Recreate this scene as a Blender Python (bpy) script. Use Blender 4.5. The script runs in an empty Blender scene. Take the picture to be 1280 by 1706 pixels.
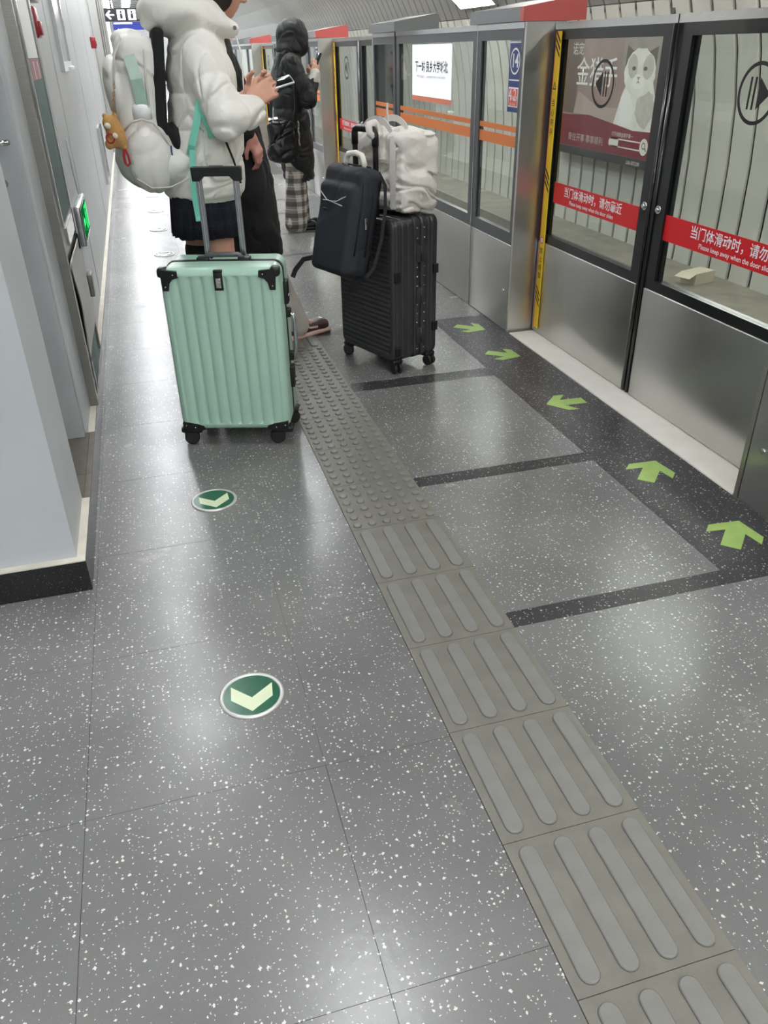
import bpy, bmesh, math, random
import numpy as np
from mathutils import Vector, Matrix
try:
    import openvdb as vdb
except ImportError:
    import pyopenvdb as vdb
random.seed(7)
SC = bpy.context.scene
COL = SC.collection
PI = math.pi

# ------------------------------------------------------------------ camera
cam_d = bpy.data.cameras.new('camera')
cam = bpy.data.objects.new('camera', cam_d)
COL.objects.link(cam)
cam_d.sensor_fit = 'VERTICAL'
cam_d.sensor_height = 24.0
cam_d.lens = 24.0 * 1308.6 / 1706.0
cam_d.clip_start = 0.05
cam_d.clip_end = 300
_p, _y, _r = math.radians(30.5375), math.radians(15.4928), math.radians(1.1036)
_f = Vector((math.cos(_p) * math.sin(_y), math.cos(_p) * math.cos(_y), -math.sin(_p)))
_rt = Vector((math.cos(_y), -math.sin(_y), 0))
_dn = _f.cross(_rt)
_right = _rt * math.cos(_r) + _dn * math.sin(_r)
_down = _dn * math.cos(_r) - _rt * math.sin(_r)
cam.matrix_world = Matrix(((_right.x, -_down.x, -_f.x, 0), (_right.y, -_down.y, -_f.y, 0),
                           (_right.z, -_down.z, -_f.z, 1.35), (0, 0, 0, 1)))
SC.camera = cam

# ------------------------------------------------------------------ world, exposure
W = bpy.data.worlds.new('world')
SC.world = W
W.use_nodes = True
W.node_tree.nodes['Background'].inputs[0].default_value = (0.97, 0.98, 1.0, 1)
W.node_tree.nodes['Background'].inputs[1].default_value = 0.42
SC.view_settings.view_transform = 'Standard'
SC.view_settings.look = 'None'
SC.view_settings.gamma = 1
SC.view_settings.use_curve_mapping = False
SC.view_settings.exposure = 0.22
LAMP = 37.0          # strength of the platform ceiling lamps
LAMP_TRACK = 26.0    # strength of the lamps over the track

# ------------------------------------------------------------------ materials
def lin(c):
    o = []
    for k in c:
        k = k / 255.0
        o.append(k / 12.92 if k <= 0.04045 else ((k + 0.055) / 1.055) ** 2.4)
    return (o[0], o[1], o[2], 1)

class NT:
    def __init__(s, name):
        s.m = bpy.data.materials.new(name)
        s.m.use_nodes = True
        s.t = s.m.node_tree
        s.t.nodes.clear()
        s.out = s.n('ShaderNodeOutputMaterial')
    def n(s, typ, **kw):
        nd = s.t.nodes.new(typ)
        for k, v in kw.items():
            if k in nd.inputs:
                nd.inputs[k].default_value = v
            else:
                setattr(nd, k, v)
        return nd
    def l(s, a, b):
        s.t.links.new(a, b)
    def mix(s, fac, a, b, mode='MIX'):
        m = s.n('ShaderNodeMix', data_type='RGBA', blend_type=mode)
        for i, v in ((0, fac), (6, a), (7, b)):
            if hasattr(v, 'is_linked') or isinstance(v, bpy.types.NodeSocket):
                s.l(v, m.inputs[i])
            else:
                m.inputs[i].default_value = v
        return m.outputs[2]
    def math(s, op, a, b=0.0, c=None):
        m = s.n('ShaderNodeMath', operation=op)
        for i, v in enumerate((a, b, c)):
            if v is None:
                continue
            if isinstance(v, bpy.types.NodeSocket):
                s.l(v, m.inputs[i])
            else:
                m.inputs[i].default_value = v
        return m.outputs[0]

def mat(name, col, rough=0.5, metal=0.0, var=0.0, vscale=8.0, bump=0.0, bscale=60.0, spec=0.5, coat=0.0, emit=None, estr=0.0, sheen=0.0, stretch=(1, 1, 1), space='Object'):
    t = NT(name)
    b = t.n('ShaderNodeBsdfPrincipled')
    c = lin(col)
    b.inputs['Base Color'].default_value = c
    b.inputs['Roughness'].default_value = rough
    b.inputs['Metallic'].default_value = metal
    b.inputs['Specular IOR Level'].default_value = spec
    b.inputs['Coat Weight'].default_value = coat
    b.inputs['Sheen Weight'].default_value = sheen
    if emit:
        b.inputs['Emission Color'].default_value = lin(emit)
        b.inputs['Emission Strength'].default_value = estr
    if var or bump:
        tc = t.n('ShaderNodeTexCoord')
        mp = t.n('ShaderNodeMapping')
        mp.inputs['Scale'].default_value = stretch
        t.l(tc.outputs['Object'], mp.inputs[0])
    if var:
        nz = t.n('ShaderNodeTexNoise', Scale=vscale, Detail=5.0)
        t.l(mp.outputs[0], nz.inputs['Vector'])
        d = tuple(max(0, k * (1 - var)) for k in c[:3]) + (1,)
        u = tuple(min(1, k * (1 + var)) for k in c[:3]) + (1,)
        cr = t.n('ShaderNodeValToRGB')
        cr.color_ramp.elements[0].color = d
        cr.color_ramp.elements[1].color = u
        cr.color_ramp.elements[0].position = 0.3
        cr.color_ramp.elements[1].position = 0.7
        t.l(nz.outputs[0], cr.inputs[0])
        t.l(cr.outputs[0], b.inputs['Base Color'])
    if bump:
        nz = t.n('ShaderNodeTexNoise', Scale=bscale, Detail=4.0)
        t.l(mp.outputs[0], nz.inputs['Vector'])
        bp = t.n('ShaderNodeBump', Strength=bump, Distance=0.01)
        t.l(nz.outputs[0], bp.inputs['Height'])
        t.l(bp.outputs[0], b.inputs['Normal'])
    t.l(b.outputs[0], t.out.inputs[0])
    return t.m

def speckle_mat(name, base, fleck, scale, dens, rough, rvar=0.08, base2=None, big=0.18, spec=0.5, dim='2D'):
    """rubber / granite with light flecks, mottled, in world coordinates"""
    t = NT(name)
    g = t.n('ShaderNodeNewGeometry')
    b = t.n('ShaderNodeBsdfPrincipled')
    b.inputs['Specular IOR Level'].default_value = spec
    wob = t.n('ShaderNodeTexNoise', Scale=260.0, Detail=2.0)
    t.l(g.outputs['Position'], wob.inputs['Vector'])
    sub = t.n('ShaderNodeVectorMath', operation='MULTIPLY_ADD')
    t.l(wob.outputs['Color'], sub.inputs[0])
    sub.inputs[1].default_value = (0.007, 0.007, 0.0)
    t.l(g.outputs['Position'], sub.inputs[2])
    fl = None
    for sc, dn in ((scale, dens), (scale * 1.9, dens * 0.8)):
        v = t.n('ShaderNodeTexVoronoi', Scale=sc, voronoi_dimensions=dim, distance='MANHATTAN')
        t.l(sub.outputs[0], v.inputs['Vector'])
        sp = t.n('ShaderNodeSeparateColor')
        t.l(v.outputs['Color'], sp.inputs[0])
        rad = t.math('MULTIPLY_ADD', sp.outputs[1], 0.24, 0.09)
        near = t.math('LESS_THAN', v.outputs['Distance'], rad)
        pick = t.math('LESS_THAN', sp.outputs[0], dn)
        k = t.math('MULTIPLY', near, pick)
        fl = k if fl is None else t.math('MAXIMUM', fl, k)
    nz = t.n('ShaderNodeTexNoise', Scale=1.6, Detail=6.0)
    t.l(g.outputs['Position'], nz.inputs['Vector'])
    c1, c2 = lin(base), lin(base2 or base)
    cr = t.n('ShaderNodeValToRGB')
    cr.color_ramp.elements[0].color = tuple(k * (1 - big) for k in c1[:3]) + (1,)
    cr.color_ramp.elements[1].color = tuple(k * (1 + big) for k in c2[:3]) + (1,)
    cr.color_ramp.elements[0].position = 0.35
    cr.color_ramp.elements[1].position = 0.65
    t.l(nz.outputs[0], cr.inputs[0])
    fn = t.n('ShaderNodeTexNoise', Scale=420.0, Detail=2.0)
    t.l(g.outputs['Position'], fn.inputs['Vector'])
    grain = t.mix(0.18, cr.outputs[0], fn.outputs['Color'], 'OVERLAY')
    t.l(t.mix(fl, grain, lin(fleck)), b.inputs['Base Color'])
    n2 = t.n('ShaderNodeTexNoise', Scale=3.1, Detail=7.0, Roughness=0.65)
    t.l(g.outputs['Position'], n2.inputs['Vector'])
    t.l(t.math('MULTIPLY_ADD', n2.outputs[0], rvar * 2, rough - rvar), b.inputs['Roughness'])
    n3 = t.n('ShaderNodeTexNoise', Scale=55.0, Detail=5.0)
    t.l(g.outputs['Position'], n3.inputs['Vector'])
    bp = t.n('ShaderNodeBump', Strength=0.10, Distance=0.004)
    t.l(n3.outputs[0], bp.inputs['Height'])
    t.l(bp.outputs[0], b.inputs['Normal'])
    t.l(b.outputs[0], t.out.inputs[0])
    return t.m

def steel_mat(name, col, rough, axis=(1, 1, 60), var=0.08):
    t = NT(name)
    b = t.n('ShaderNodeBsdfPrincipled')
    b.inputs['Metallic'].default_value = 1.0
    tc = t.n('ShaderNodeTexCoord')
    mp = t.n('ShaderNodeMapping')
    mp.inputs['Scale'].default_value = axis
    t.l(tc.outputs['Object'], mp.inputs[0])
    nz = t.n('ShaderNodeTexNoise', Scale=14.0, Detail=5.0)
    t.l(mp.outputs[0], nz.inputs['Vector'])
    c = lin(col)
    cr = t.n('ShaderNodeValToRGB')
    cr.color_ramp.elements[0].color = tuple(k * (1 - var) for k in c[:3]) + (1,)
    cr.color_ramp.elements[1].color = tuple(min(1, k * (1 + var)) for k in c[:3]) + (1,)
    t.l(nz.outputs[0], cr.inputs[0])
    t.l(cr.outputs[0], b.inputs['Base Color'])
    sm = t.n('ShaderNodeTexNoise', Scale=4.0, Detail=4.0)
    t.l(tc.outputs['Object'], sm.inputs['Vector'])
    t.l(t.math('MULTIPLY_ADD', sm.outputs[0], 0.16, rough - 0.08), b.inputs['Roughness'])
    bp = t.n('ShaderNodeBump', Strength=0.02, Distance=0.002)
    t.l(nz.outputs[0], bp.inputs['Height'])
    t.l(bp.outputs[0], b.inputs['Normal'])
    t.l(b.outputs[0], t.out.inputs[0])
    return t.m

def glass_mat(name, tint, ior=1.45, rough=0.02, boost=0.03):
    t = NT(name)
    tr = t.n('ShaderNodeBsdfTransparent')
    tr.inputs[0].default_value = lin(tint)
    gl = t.n('ShaderNodeBsdfGlossy')
    gl.inputs['Roughness'].default_value = rough
    g = t.n('ShaderNodeNewGeometry')
    dt = t.n('ShaderNodeVectorMath', operation='DOT_PRODUCT')
    t.l(g.outputs['Incoming'], dt.inputs[0])
    t.l(g.outputs['Normal'], dt.inputs[1])
    # Schlick reflectance of a thin sheet, the same from both sides
    sch = t.math('POWER', t.math('SUBTRACT', 1.0, t.math('ABSOLUTE', dt.outputs['Value'])), 5.0)
    mx = t.n('ShaderNodeMixShader')
    t.l(t.math('MULTIPLY_ADD', sch, 0.75, boost), mx.inputs[0])
    t.l(tr.outputs[0], mx.inputs[1])
    t.l(gl.outputs[0], mx.inputs[2])
    t.l(mx.outputs[0], t.out.inputs[0])
    return t.m

def emit_mat(name, col, s):
    t = NT(name)
    e = t.n('ShaderNodeEmission')
    e.inputs[0].default_value = lin(col)
    e.inputs[1].default_value = s
    t.l(e.outputs[0], t.out.inputs[0])
    return t.m

def plaid_mat(name, base, dark, light, scale):
    t = NT(name)
    tc = t.n('ShaderNodeTexCoord')
    sp = t.n('ShaderNodeSeparateXYZ')
    t.l(tc.outputs['Object'], sp.inputs[0])
    # horizontal coordinate: across the leg (x+y), vertical: z
    u = t.math('ADD', sp.outputs[0], sp.outputs[1])
    b = t.n('ShaderNodeBsdfPrincipled', Roughness=0.9)
    col = lin(base)
    last = None
    for co in (u, sp.outputs[2]):
        f = t.math('FRACT', t.math('MULTIPLY', co, scale))
        band = t.math('LESS_THAN', t.math('ABSOLUTE', t.math('SUBTRACT', f, 0.5)), 0.21)
        thin = t.math('LESS_THAN', t.math('ABSOLUTE', t.math('SUBTRACT', f, 0.02)), 0.035)
        a = t.mix(t.math('MULTIPLY', band, 0.62), col if last is None else last, lin(dark))
        last = t.mix(t.math('MULTIPLY', thin, 0.7), a, lin(light))
    t.l(last, b.inputs['Base Color'])
    t.l(b.outputs[0], t.out.inputs[0])
    return t.m

M = {}
M['floor'] = speckle_mat('floor_rubber', (115, 115, 113), (214, 213, 206), 84, 0.19, 0.25, 0.08, (119, 119, 116), 0.12, 0.45)
M['black_floor'] = speckle_mat('black_rubber', (46, 45, 48), (190, 188, 182), 84, 0.19, 0.38, 0.08, (50, 49, 52), 0.14)
M['granite'] = speckle_mat('black_granite', (30, 30, 31), (110, 110, 108), 150, 0.30, 0.22, 0.05, None, 0.2, 0.5, '3D')
M['joint'] = mat('floor_joint', (104, 102, 98), 0.8)
M['tactile'] = mat('tactile_rubber', (120, 117, 108), 0.44, var=0.10, vscale=14, bump=0.10, bscale=90)
M['tactile_bar'] = mat('tactile_rubber_bar', (128, 127, 122), 0.38, var=0.07, vscale=20, bump=0.05, bscale=120)
M['sill'] = mat('sill_plate', (226, 222, 212), 0.42, var=0.04, vscale=12, bump=0.04, bscale=200)
M['arrow_green'] = mat('arrow_vinyl', (156, 186, 100), 0.45, var=0.06, vscale=30)
M['disc_green'] = mat('disc_green', (20, 92, 62), 0.22, var=0.14, vscale=40, coat=0.3)
M['chevron'] = mat('chevron_glow_vinyl', (216, 228, 190), 0.4)
M['wall'] = mat('painted_wall', (188, 192, 194), 0.42, var=0.035, vscale=3, bump=0.02, bscale=30)
M['wall_col'] = mat('painted_column', (180, 184, 185), 0.5, var=0.06, vscale=4, bump=0.03, bscale=30)
M['cream'] = mat('cream_ledge', (212, 206, 192), 0.6, var=0.10, vscale=12)
M['threshold'] = mat('brown_threshold', (112, 104, 95), 0.5, var=0.15, vscale=20)
M['ceil'] = mat('ceiling_panel', (120, 121, 123), 0.5)
M['slat'] = mat('vault_slat_enamel', (196, 195, 186), 0.38, var=0.05, vscale=2, spec=0.4)
M['slat_metal'] = mat('vault_slat_metal', (178, 178, 176), 0.36, 0.6, var=0.06, vscale=2)
M['dark'] = mat('dark_backing', (34, 35, 34), 0.8)
M['concrete'] = mat('track_concrete', (134, 129, 118), 0.85, var=0.16, vscale=5, bump=0.2, bscale=25)
M['rail'] = mat('rail_steel', (96, 84, 74), 0.5, 0.8)
M['steel'] = steel_mat('brushed_steel', (200, 199, 195), 0.34)
M['steel_h'] = steel_mat('brushed_steel_horizontal', (208, 206, 200), 0.32, (60, 1.5, 1.5), 0.06)
M['steel_l'] = steel_mat('light_steel', (204, 205, 205), 0.24)
M['steel_old'] = steel_mat('worn_steel', (150, 148, 142), 0.36, (1, 1, 20), 0.2)
M['ring'] = mat('disc_ring', (214, 214, 210), 0.38, 0.6)
M['chrome'] = mat('chrome', (220, 220, 220), 0.12, 1.0)
M['blackframe'] = mat('black_frame', (22, 23, 24), 0.28, coat=0.3)
M['greyframe'] = mat('grey_frame', (82, 84, 87), 0.34, var=0.05)
M['caps'] = mat('grey_cap', (128, 130, 131), 0.4, 0.5)
M['capred'] = mat('red_cap', (196, 92, 88), 0.45)
M['red'] = mat('red_vinyl', (214, 34, 40), 0.4)
M['redbox'] = mat('red_plastic', (150, 26, 38), 0.35, coat=0.2)
M['white'] = mat('white_print', (240, 240, 240), 0.5)
M['notice_glow'] = mat('notice_glow_white', (245, 247, 250), 0.4, emit=(245, 248, 255), estr=0.4)  # weak glow added to the white of the notice
M['greyprint'] = mat('grey_print', (150, 150, 150), 0.5)
M['blackprint'] = mat('black_print', (22, 20, 20), 0.5)
M['orange'] = mat('orange_film', (226, 128, 62), 0.4)
M['orange2'] = mat('orange_print', (232, 134, 104), 0.4)
M['yellow'] = mat('yellow_vinyl', (236, 196, 32), 0.4)
M['blue'] = mat('blue_sign', (44, 62, 120), 0.4)
M['coral'] = mat('coral_sign', (228, 104, 86), 0.4)
M['glass'] = glass_mat('screen_glass', (236, 240, 238), 1.45, 0.015, 0.035)
M['glass_green'] = mat('frosted_green_glass', (98, 122, 118), 0.55, var=0.10, vscale=3, spec=0.3)
M['clear'] = glass_mat('clear_plastic', (205, 215, 212), 1.4, 0.1, 0.08)
M['lamp'] = emit_mat('lamp_diffuser', (250, 252, 255), LAMP)
M['lamp_t'] = emit_mat('track_lamp_diffuser', (255, 253, 246), LAMP_TRACK)
M['exit'] = emit_mat('exit_lamp', (70, 240, 130), 1.3)
M['exit_d'] = emit_mat('exit_lamp_dark', (12, 120, 60), 0.6)
M['signblue'] = mat('sign_blue', (40, 52, 140), 0.4, emit=(40, 52, 140), estr=0.4)
M['signface'] = mat('sign_dark', (38, 38, 46), 0.4)
M['signwhite'] = mat('sign_white', (250, 250, 250), 0.5, emit=(255, 255, 255), estr=1.0)
M['mint'] = mat('mint_shell', (170, 205, 186), 0.32, var=0.02, vscale=5, coat=0.15)
M['blackplastic'] = mat('black_plastic', (20, 20, 21), 0.36)
M['wheel'] = mat('wheel_rubber', (28, 28, 29), 0.5)
M['alu'] = steel_mat('aluminium_tube', (196, 199, 205), 0.25, (1, 1, 1), 0.04)
M['darkshell'] = mat('charcoal_shell', (56, 55, 56), 0.28, var=0.05, vscale=4, spec=0.45)
M['navy'] = mat('navy_fabric', (34, 38, 45), 0.72, var=0.12, vscale=20, bump=0.12, bscale=260)
M['navy_d'] = mat('navy_fabric_dark', (24, 26, 31), 0.75, bump=0.1, bscale=260)
M['bagwhite'] = mat('white_nylon', (222, 217, 208), 0.5, var=0.03, vscale=10, bump=0.4, bscale=28, sheen=0.2)
M['bagwhite2'] = mat('white_nylon_band', (206, 202, 196), 0.55)
M['puffer'] = mat('white_puffer', (228, 226, 217), 0.52, var=0.02, vscale=6, bump=0.35, bscale=26, sheen=0.2)
M['pack'] = mat('cream_backpack', (220, 219, 211), 0.55, var=0.03, vscale=6, bump=0.2, bscale=22)
M['minttape'] = mat('mint_webbing', (120, 200, 178), 0.6, bump=0.1, bscale=300)
M['packwin'] = mat('mint_window_film', (150, 178, 164), 0.2, var=0.15, vscale=20)
M['black_cloth'] = mat('black_cloth', (16, 16, 18), 0.85, bump=0.1, bscale=120)
M['black_down'] = mat('black_down_coat', (20, 20, 22), 0.6, bump=0.4, bscale=26)
M['black_leather'] = mat('black_leather', (20, 20, 21), 0.32, bump=0.08, bscale=40)
M['skirt'] = plaid_mat('dark_plaid_skirt', (24, 28, 42), (14, 15, 22), (38, 42, 58), 16)
M['plaid'] = plaid_mat('plaid_trousers', (188, 180, 170), (26, 24, 24), (220, 214, 204), 11)
M['skin'] = mat('skin', (206, 156, 134), 0.5, var=0.05, vscale=12)
M['skin2'] = mat('skin_shade', (196, 138, 126), 0.5, var=0.05, vscale=12)
M['hair'] = mat('dark_hair', (34, 26, 24), 0.45, bump=0.3, bscale=90, stretch=(6, 6, 1))
M['sock'] = mat('black_sock', (20, 20, 22), 0.8)
M['trouser'] = mat('light_trouser', (196, 188, 180), 0.8, var=0.05, vscale=14)
M['shoe_brown'] = mat('shoe_brown', (66, 40, 38), 0.5)
M['shoe_pink'] = mat('shoe_pink', (226, 190, 180), 0.5)
M['shoe_white'] = mat('shoe_white', (236, 230, 222), 0.5)
M['fleece'] = mat('cream_fleece', (206, 200, 190), 0.95, bump=0.6, bscale=150)
M['plush'] = mat('tan_plush', (196, 150, 92), 0.95, var=0.12, vscale=60, bump=0.5, bscale=240)
M['plush_w'] = mat('cream_plush', (232, 220, 202), 0.95, bump=0.4, bscale=200)
M['gold'] = mat('gold_metal', (200, 140, 80), 0.3, 1.0)
M['redcloth'] = mat('red_cord', (160, 24, 34), 0.6)
M['phone'] = mat('phone_body', (214, 216, 220), 0.25, 0.3)
M['phone_s'] = mat('phone_screen', (24, 26, 30), 0.08)
M['ad_top'] = mat('ad_backdrop', (150, 128, 120), 0.35, var=0.14, vscale=1.5)
M['ad_red'] = mat('ad_red', (122, 34, 50), 0.35, var=0.12, vscale=2)
M['ad_pale'] = mat('ad_pale', (176, 158, 150), 0.35)
M['cat'] = mat('ad_fur_white', (226, 222, 214), 0.35, var=0.08, vscale=9)
M['cat_g'] = mat('ad_fur_grey', (150, 140, 132), 0.35, var=0.1, vscale=9)
M['cat_w'] = mat('ad_white', (236, 234, 230), 0.35)
M['cat_l'] = mat('ad_fur_light_grey', (190, 184, 176), 0.35, var=0.1, vscale=14)
M['ad_brown'] = mat('ad_brown', (110, 88, 80), 0.35, var=0.15, vscale=3)
M['cat_d'] = mat('ad_fur_dark', (96, 84, 78), 0.35)
M['carton'] = mat('carton', (206, 196, 178), 0.8, var=0.06)
M['adframe'] = mat('ad_frame', (58, 59, 60), 0.4, 0.3)
# ------------------------------------------------------------------ mesh helpers
class MB:
    def __init__(s):
        s.v, s.f, s.s, s.mi = [], [], [], []
        s.cur = 0
    def add(s, v, f, smooth=False):
        o = len(s.v)
        s.v += [tuple(p) for p in v]
        for q in f:
            s.f.append(tuple(i + o for i in q))
            s.s.append(smooth)
            s.mi.append(s.cur)
        return s
    def box(s, x0, x1, y0, y1, z0, z1):
        v = [(x, y, z) for x in (x0, x1) for y in (y0, y1) for z in (z0, z1)]
        return s.add(v, [(0, 1, 3, 2), (4, 6, 7, 5), (0, 4, 5, 1), (2, 3, 7, 6), (0, 2, 6, 4), (1, 5, 7, 3)])
    def rbox(s, c, size, r, seg=2, R=None):
        bm = bmesh.new()
        bmesh.ops.create_cube(bm, size=1)
        bmesh.ops.scale(bm, vec=size, verts=bm.verts)
        bmesh.ops.bevel(bm, geom=list(bm.edges), offset=r, segments=seg, affect='EDGES', profile=0.5)
        mt = Matrix.Translation(c) @ (R.to_4x4() if R is not None else Matrix.Identity(4))
        v = [mt @ q.co for q in bm.verts]
        bm.verts.index_update()
        f = [[q.index for q in p.verts] for p in bm.faces]
        bm.free()
        return s.add(v, f, True)
    def cyl(s, p0, p1, r0, r1=None, n=16, cap=True, smooth=True):
        p0, p1 = Vector(p0), Vector(p1)
        r1 = r0 if r1 is None else r1
        d = (p1 - p0).normalized()
        a = d.orthogonal().normalized()
        b = d.cross(a)
        v = []
        for p, r in ((p0, r0), (p1, r1)):
            v += [p + (a * math.cos(2 * PI * i / n) + b * math.sin(2 * PI * i / n)) * r for i in range(n)]
        s.add(v, [(i, (i + 1) % n, n + (i + 1) % n, n + i) for i in range(n)], smooth)
        if cap:
            s.add(v, [tuple(range(n))[::-1], tuple(range(n, 2 * n))])
        return s
    def tube(s, pts, r, n=8, closed=False):
        pts = [Vector(p) for p in pts]
        N = len(pts)
        v = []
        prev = None
        for i, p in enumerate(pts):
            if closed:
                d = (pts[(i + 1) % N] - pts[i - 1]).normalized()
            else:
                d = (pts[min(i + 1, N - 1)] - pts[max(i - 1, 0)]).normalized()
            a = d.orthogonal().normalized() if prev is None else (prev - d * prev.dot(d)).normalized()
            prev = a
            b = d.cross(a)
            rr = r[i] if isinstance(r, (list, tuple)) else r
            v += [p + (a * math.cos(2 * PI * k / n) + b * math.sin(2 * PI * k / n)) * rr for k in range(n)]
        f = []
        for i in range(N if closed else N - 1):
            j = (i + 1) % N
            f += [(i * n + k, i * n + (k + 1) % n, j * n + (k + 1) % n, j * n + k) for k in range(n)]
        s.add(v, f, True)
        if not closed:
            s.add(v, [tuple(range(n))[::-1], tuple(range((N - 1) * n, N * n))])
        return s
    def ribbon(s, pts, wid, th, up):
        """flat band along pts, width direction perpendicular to 'up' hints (one per point or one)"""
        pts = [Vector(p) for p in pts]
        N = len(pts)
        v = []
        for i, p in enumerate(pts):
            d = (pts[min(i + 1, N - 1)] - pts[max(i - 1, 0)]).normalized()
            u = Vector(up[i] if isinstance(up, list) else up)
            u = (u - d * u.dot(d)).normalized()
            w = d.cross(u)
            v += [p + w * wid / 2 + u * th / 2, p - w * wid / 2 + u * th / 2, p - w * wid / 2 - u * th / 2, p + w * wid / 2 - u * th / 2]
        f = []
        for i in range(N - 1):
            f += [(i * 4 + k, i * 4 + (k + 1) % 4, i * 4 + 4 + (k + 1) % 4, i * 4 + 4 + k) for k in range(4)]
        f += [(3, 2, 1, 0), tuple(range(4 * N - 4, 4 * N))]
        return s.add(v, f)
    def prism(s, poly, h0, h1, fn=lambda a, b, h: (a, b, h), smooth=False):
        n = len(poly)
        v = [fn(a, b, h0) for a, b in poly] + [fn(a, b, h1) for a, b in poly]
        s.add(v, [tuple(range(n))[::-1], tuple(range(n, 2 * n))])
        return s.add(v, [(i, (i + 1) % n, n + (i + 1) % n, n + i) for i in range(n)], smooth)
    def loft(s, rings, cap=True, smooth=True):
        n = len(rings[0])
        v = [p for r in rings for p in r]
        f = []
        for i in range(len(rings) - 1):
            f += [(i * n + k, i * n + (k + 1) % n, i * n + n + (k + 1) % n, i * n + n + k) for k in range(n)]
        s.add(v, f, smooth)
        if cap:
            s.add(v, [tuple(range(n))[::-1], tuple(range(len(v) - n, len(v)))])
        return s
    def ring_flat(s, c, r0, r1, fn, n=40):
        v = [fn(c[0] + r * math.cos(2 * PI * i / n), c[1] + r * math.sin(2 * PI * i / n)) for r in (r0, r1) for i in range(n)]
        return s.add(v, [(i, (i + 1) % n, n + (i + 1) % n, n + i) for i in range(n)])
    def mesh(s, name, m):
        me = bpy.data.meshes.new(name)
        me.from_pydata(s.v, [], s.f)
        me.polygons.foreach_set('use_smooth', s.s)
        for q in (m if isinstance(m, (list, tuple)) else [m]):
            me.materials.append(M[q] if isinstance(q, str) else q)
        if any(s.mi):
            me.polygons.foreach_set('material_index', s.mi)
        bm = bmesh.new()
        bm.from_mesh(me)
        bmesh.ops.remove_doubles(bm, verts=bm.verts, dist=1e-6)
        bmesh.ops.recalc_face_normals(bm, faces=bm.faces)
        bm.to_mesh(me)
        bm.free()
        return me
    def build(s, name, m, parent=None, label=None):
        return link(name, s.mesh(name, m), parent, label)

def link(name, data, parent=None, label=None):
    o = bpy.data.objects.new(name, data)
    COL.objects.link(o)
    if parent is not None:
        o.parent = parent
    if label:
        o['label'] = label
    return o

def thing(name, label, cat, loc=(0, 0, 0), rz=0.0, group=None):
    o = bpy.data.objects.new(name, None)
    o.empty_display_size = 0.1
    COL.objects.link(o)
    o.location = loc
    o.rotation_euler = (0, 0, rz)
    return tag(o, label, cat, group)

def tag(o, label, cat, group=None):
    o['label'] = label
    o['category'] = cat
    if group:
        o['group'] = group
    return o

def struct(o):
    o['kind'] = 'structure'
    return o

def copy_tree(o, parent=None):
    c = o.copy()
    COL.objects.link(c)
    if parent is not None:
        c.parent = parent
    for ch in [q for q in list(bpy.data.objects) if q.parent == o]:
        copy_tree(ch, c)
    return c

def text_mesh(body, size, fn, squeeze=1.0, align='CENTER', bold=0.0):
    cu = bpy.data.curves.new('lettering', 'FONT')
    cu.body = body
    cu.size = size
    cu.align_x = align
    cu.align_y = 'CENTER'
    cu.offset = bold
    cu.resolution_u = 3
    o = bpy.data.objects.new('lettering', cu)
    COL.objects.link(o)
    bpy.context.view_layer.update()
    me = bpy.data.meshes.new_from_object(o.evaluated_get(bpy.context.evaluated_depsgraph_get()))
    bpy.data.objects.remove(o)
    bpy.data.curves.remove(cu)
    for v in me.vertices:
        v.co = fn(v.co.x * squeeze, v.co.y)
    return me

def lettering(body, size, fn, m, parent, name='lettering', **kw):
    me = text_mesh(body, size, fn, **kw)
    me.materials.clear()
    me.materials.append(M[m])
    return link(name, me, parent)

def face_negx(x, y0, z0):
    """print facing the platform (-X): text runs towards -Y"""
    return lambda a, b: Vector((x, y0 - a, z0 + b))

# ------------------------------------------------------------------ signed distance bodies
def nrm(v):
    v = np.asarray(v, float)
    return v / np.linalg.norm(v)

def frame(d, n):
    d = nrm(d)
    n = np.asarray(n, float)
    n = nrm(n - d * (n @ d))
    return np.array([d, np.cross(n, d), n])     # rows: along, across, normal

def cap(a, b, ra, rb=None, k=0.01, q=None, sc=None):
    return dict(t='cap', a=np.array(a, float), b=np.array(b, float), ra=ra, rb=ra if rb is None else rb, k=k, q=q, sc=sc)
def ell(c, r, R=None, k=0.01, sub=False):
    return dict(t='ell', c=np.array(c, float), r=np.array(r, float), R=R, k=k, sub=sub)
def rbx(c, h, r, R=None, k=0.01, sub=False):
    return dict(t='rbx', c=np.array(c, float), h=np.array(h, float), r=r, R=R, k=k, sub=sub)
def lof(rows, k=0.01, q=None, p=2.0):
    return dict(t='lof', rows=np.array(rows, float), k=k, q=q, p=p)

def bounds(p):
    if p['t'] == 'cap':
        r = max(p['ra'], p['rb']) * (max(1, 1 / min(p['sc'])) if p['sc'] is not None else 1)
        return np.minimum(p['a'], p['b']) - r, np.maximum(p['a'], p['b']) + r
    if p['t'] == 'ell':
        r = p['r'] if p['R'] is None else np.full(3, p['r'].max())
        return p['c'] - r, p['c'] + r
    if p['t'] == 'rbx':
        r = p['h'] if p['R'] is None else np.full(3, np.linalg.norm(p['h']))
        return p['c'] - r, p['c'] + r
    R = p['rows']
    return (np.array([(R[:, 1] - R[:, 3]).min(), (R[:, 2] - R[:, 4]).min(), R[:, 0].min()]),
            np.array([(R[:, 1] + R[:, 3]).max(), (R[:, 2] + R[:, 4]).max(), R[:, 0].max()]))

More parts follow.
